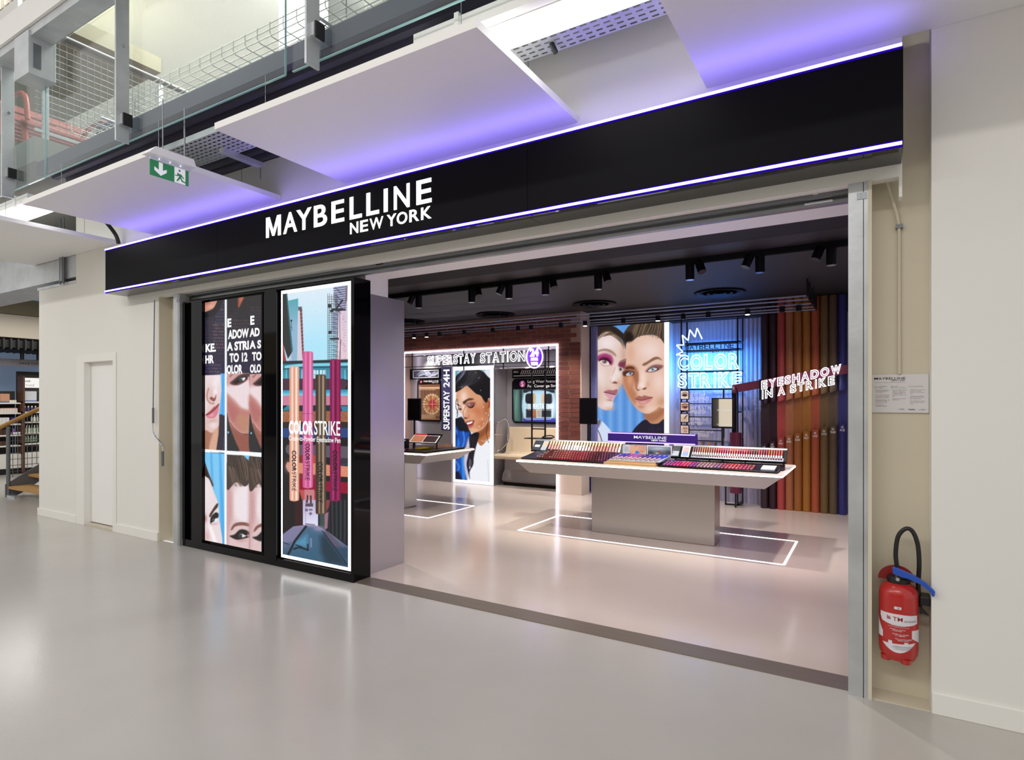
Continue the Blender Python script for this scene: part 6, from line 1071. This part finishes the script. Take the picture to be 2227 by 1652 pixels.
for grp, n, x0, y0, dx, dy, m_, nm in (('concealer tubes lying on the left table', 9, -5.45, 6.42, .006, .03, 'gold', 'gold concealer tube'), ('blush pots on the left table', 8, -5.62, 6.28, .028, .006, 'maroon', 'maroon blush pot'), ('small bottles at the back of the left table', 9, -5.38, 6.80, .012, .03, 'photo_skin', 'small tan bottle')):
    for k in range(n):
        x, y = x0 + dx * k, y0 + dy * k
        mb = MB().tube([(x, y, .884), (x + .09, y - .01, .884)], .011, 8) if m_ == 'gold' else MB().lathe(x, y, [(.011, .872), (.012, .874), (.012, .888), (.008, .890)], 10) if m_ == 'maroon' else MB().lathe(x, y, [(.011, .872), (.011, .905), (.006, .91), (.006, .925)], 8)
        one(nm.replace(' ', '_'), mb, m_, f'{nm}, {ordinal(k + 1)} in its row on the left table', 'cosmetics', grp, smooth=True)
one('price_strip', BX(-5.75, -5.50, 6.24, 6.26, .872, .884), 'text_white', 'white price strip on the make-up tray of the left table', 'strip')
# ------------------------------------------------------------------ far left: other shop, stair
def by(px): return 5.13 + px * .0079
def bz(py): return 1.55 + (870.5 - py) * .0097
BXX = -15.5
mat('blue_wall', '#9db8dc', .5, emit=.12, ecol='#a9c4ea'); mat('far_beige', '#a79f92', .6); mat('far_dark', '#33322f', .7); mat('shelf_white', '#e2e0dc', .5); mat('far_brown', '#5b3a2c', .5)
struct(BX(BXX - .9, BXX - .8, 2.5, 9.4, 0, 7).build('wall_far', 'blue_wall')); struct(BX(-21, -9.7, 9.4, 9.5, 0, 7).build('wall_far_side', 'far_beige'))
struct(MB().box(-21, -15.05, 2.5, 9.4, bz(738), bz(690)).build('wall_far_fascia', 'far_beige')); struct(MB().box(-21, -15.05, 2.5, 9.4, bz(690) + .01, bz(655)).build('trim_11', 'olive'))
fm = thing('mesh_ceiling', 'black open-grid ceiling over the far left shop', 'ceiling grid', (-15.3, 5.4, bz(762)))
for k in range(22): BX(-16.2, -14.9, 3.9 + k * .12, 3.93 + k * .12, bz(764), bz(742)).build('blade', 'black', fm)
for k in range(6): BX(-16.1 + k * .22, -16.07 + k * .22, 3.9, 6.5, bz(760), bz(744)).build('cross_blade', 'black', fm)
for k, p in enumerate((34, 70)):
    t = thing('far_spotlight', f'black cylinder spotlight hanging in the far left shop, {["left", "right"][k]} of the pair', 'spotlight', (-15.2, by(p), bz(783)), 'spotlights in the far left shop'); MB().lathe(-15.2, by(p), [(.035, bz(783)), (.035, bz(768))], 12).build('body', 'spot_black', t, True); MB().tube([(-15.2, by(p), bz(768)), (-15.2, by(p), bz(762))], .01).build('stem', 'spot_black', t)
fz = thing('far_header', 'grey header board with black lettering over the far left shelves', 'sign', (-15.4, 5.5, bz(796))); BX(-15.46, -15.40, 3.8, 6.6, bz(796), bz(781)).build('board', 'text_grey', fz); text('lettering', 'FACE', by(38), by(60), bz(792), bz(787), -15.398, 'text_black', fz, .02, plane='x'); text('lettering', 'TOMORROW', by(62), by(104), bz(792), bz(787), -15.398, 'text_black', fz, 0, plane='x')
# shelving (each bay a thing with boards)
RP = [(0, 47, -15.55), (47, 100, -15.45)]
for i, (p0, p1, xx) in enumerate(RP):
    ya, yb = (by(-60) if i == 0 else by(p0)), by(p1)
    t = thing('wall_shelving', ['white lit shelves with cream boxes in the far left shop', 'brown-framed shelf bay with lit header in the far left shop'][i], 'shelving', (xx - .2, (ya + yb) / 2, 0))
    for k, py in enumerate(((875, 897, 921, 945, 968, 1000) if i == 0 else (873, 895, 917, 942, 965, 985))): BX(xx - .3, xx, ya, yb, bz(py) - .03, bz(py)).build('board', 'shelf_white', t)
    BX(xx - .34, xx - .30, ya, yb, 0, bz(806 if i else 850)).build('back_panel', 'far_dark', t); BX(xx - .32, xx + .02, ya, ya + .03, 0, bz(818 if i else 855)).build('side_panel', 'far_brown', t); BX(xx - .3, xx + .02, ya + .03, yb, 0, .12).build('plinth', 'black', t); BX(xx - .3, xx + .01, ya + .03, yb, .12, .42).build('drawer_front', 'shelf_white', t)
    if i: BX(xx - .28, xx - .26, ya + .03, yb, bz(842), bz(820)).build('header_panel', emat('header_lit', (1, .97, .92), .95), t); text('header_lettering', 'Just', by(60), by(76), bz(831), bz(824), xx - .258, 'text_grey', t, plane='x'); text('header_lettering', 'Arrived', by(56), by(84), bz(839), bz(833), xx - .258, 'text_grey', t, off=-.01, plane='x')
def goods(name, lab, p0, dp, n, py, h, cl, xx, w_, grp, bottle=False):
    m_ = mat('good_' + cl[1:], cl, .4)
    for k in range(n):
        y = by(p0 + k * dp); z = bz(py) + .002
        if bottle:
            t = thing(name, lab + f', {ordinal(k + 1)}', 'bottle', (xx - .06, y, z), grp); MB().lathe(xx - .06, y, [(w_, z), (w_, z + h * .65), (w_ * .5, z + h * .72)], 10).build('body', m_, t, True); MB().lathe(xx - .06, y, [(w_ * .45, z + h * .7), (w_ * .45, z + h)], 8).build('cap', 'text_white', t)
        else: one(name, BX(xx - .12, xx - .02, y - w_, y + w_, z, z + h), m_, lab + f', {ordinal(k + 1)}', 'box', grp)
goods('carton', 'white carton on the top shelf of the far left bay', 26, 5, 3, 875, .05, '#e8e6e2', -15.55, .018, 'white cartons on the far top shelf'); goods('carton', 'cream carton with red lid on the second far left shelf', 2, 6, 7, 897, .09, '#e2d8d0', -15.55, .022, 'cream cartons on the second far shelf'); goods('carton', 'red lid strip on a cream carton of the second far left shelf', 12, 6, 5, 889, .02, '#c85a54', -15.57, .022, 'red carton lids far left')
goods('carton', 'white and grey box on the third far left shelf', 3, 8, 3, 921, .13, '#dedcdc', -15.55, .03, 'white boxes on the third far shelf'); goods('carton', 'dark violet box on the third far left shelf', 29, 5, 3, 921, .13, '#3a3680', -15.55, .018, 'violet boxes on the third far shelf'); goods('carton', 'brown display box on a lower far left shelf', 4, 11, 2, 950, .16, '#4a3428', -15.55, .04, 'brown boxes far left'); goods('carton', 'brown lower display box in the far left bay', 4, 11, 2, 972, .13, '#503a2e', -15.55, .04, 'lower brown boxes far left'); goods('carton', 'small white box on the fourth far left shelf', 33, 6, 3, 945, .05, '#e6e2e6', -15.55, .02, 'small white boxes far left')
goods('jar', 'yellow and navy tub on the second shelf of the brown-framed bay', 54, 8, 4, 895, .12, '#4a4468', -15.45, .028, 'tubs in the brown-framed bay', True); goods('bottle', 'white bottle on the third shelf of the brown-framed bay', 70, 6, 3, 917, .13, '#dfe4da', -15.45, .018, 'white bottles in the brown-framed bay', True); goods('bottle', 'pale green bottle on the fourth shelf of the brown-framed bay', 52, 6, 6, 942, .16, '#c3d0bc', -15.45, .02, 'pale green bottles in the brown-framed bay', True); goods('bottle', 'grey-green bottle on the bottom shelf of the brown-framed bay', 50, 6, 6, 962, .13, '#8fa08c', -15.45, .02, 'grey-green bottles in the brown-framed bay', True)
one('violet_flask', MB().lathe(-15.61, by(34), [(.02, bz(945)), (.035, bz(945) + .04), (.025, bz(945) + .10), (.012, bz(945) + .12)], 12), mat('violet_flask', '#7a3aa8', .3), 'violet flask on the fourth far left shelf', 'bottle', smooth=True)
pc = thing('far_portrait_card', 'small portrait card standing on the top shelf in the far left shop', 'card', (-15.58, by(14), bz(874))); BX(-15.60, -15.58, by(4), by(24), bz(874), bz(856)).build('card', 'card_skin', pc); BX(-15.58, -15.578, by(4), by(24), bz(874), bz(872)).build('strip', 'card_blue', pc)
wp = thing('wellness_card', 'pale photo card with towels on the top shelf of the brown-framed bay', 'card', (-15.5, by(65), bz(872))); BX(-15.60, -15.58, by(49), by(84), bz(872), bz(850)).build('card', 'card_pale', wp); BX(-15.58, -15.578, by(49), by(84), bz(873), bz(870)).build('strip', 'card_blue', wp)
# stair with mesh railing
st = thing('stair', 'grey steel stair with oak treads and wire mesh railing behind the white wall corner', 'stair', (-11.5, 4.6, 0))
SX = -11.93
for k in range(5): BX(SX, -10.7, 4.05 + k * .27, 4.36 + k * .27, .13 + k * .17, .17 + k * .17).build('tread', 'wood', st)
MB().prism([(4.02, .0), (4.02, .20), (5.45, 1.10), (5.45, .88), (4.25, .05), (4.15, .0)], 'x', SX - .03, SX).build('stringer', 'grey_metal', st)
MB().tube([(SX - .015, 4.06, .02), (SX - .015, 4.06, 1.13)], .028, 12).build('newel_post', 'grey_metal', st, True); MB().tube([(SX - .015, 3.92, 1.10), (SX - .015, 4.6, 1.48), (SX - .015, 5.5, 2.05)], .032, 10).build('handrail', 'wood', st, True)
m = MB()
for k in range(14): y = 4.12 + k * .065; m.tube([(SX - .015, y, .26 + (y - 4.05) * .62), (SX - .015, y, 1.14 + (y - 4.0) * .6)], .005, 5, False)
for k in range(9): z = .40 + k * .10; y1 = min(5.0, 4.10 + max(0, (z - .26)) / .62); y0 = max(4.08, 4.0 + (z - 1.14) / .6); m.tube([(SX - .012, y0, z), (SX - .012, y1, z)], .005, 5, False)
stuff(m.build('wire_mesh', 'steel', st)); BX(SX - .08, SX + .3, 4.03, 4.10, 0, .03).build('foot_plate', 'galv', st)
one('truss_brace', MB().tube([(-12.6, 4.2, 4.15), (-11.4, 4.6, 3.35)], .04, 8), 'grey_metal', 'diagonal steel brace under the duct at the far left', 'brace')
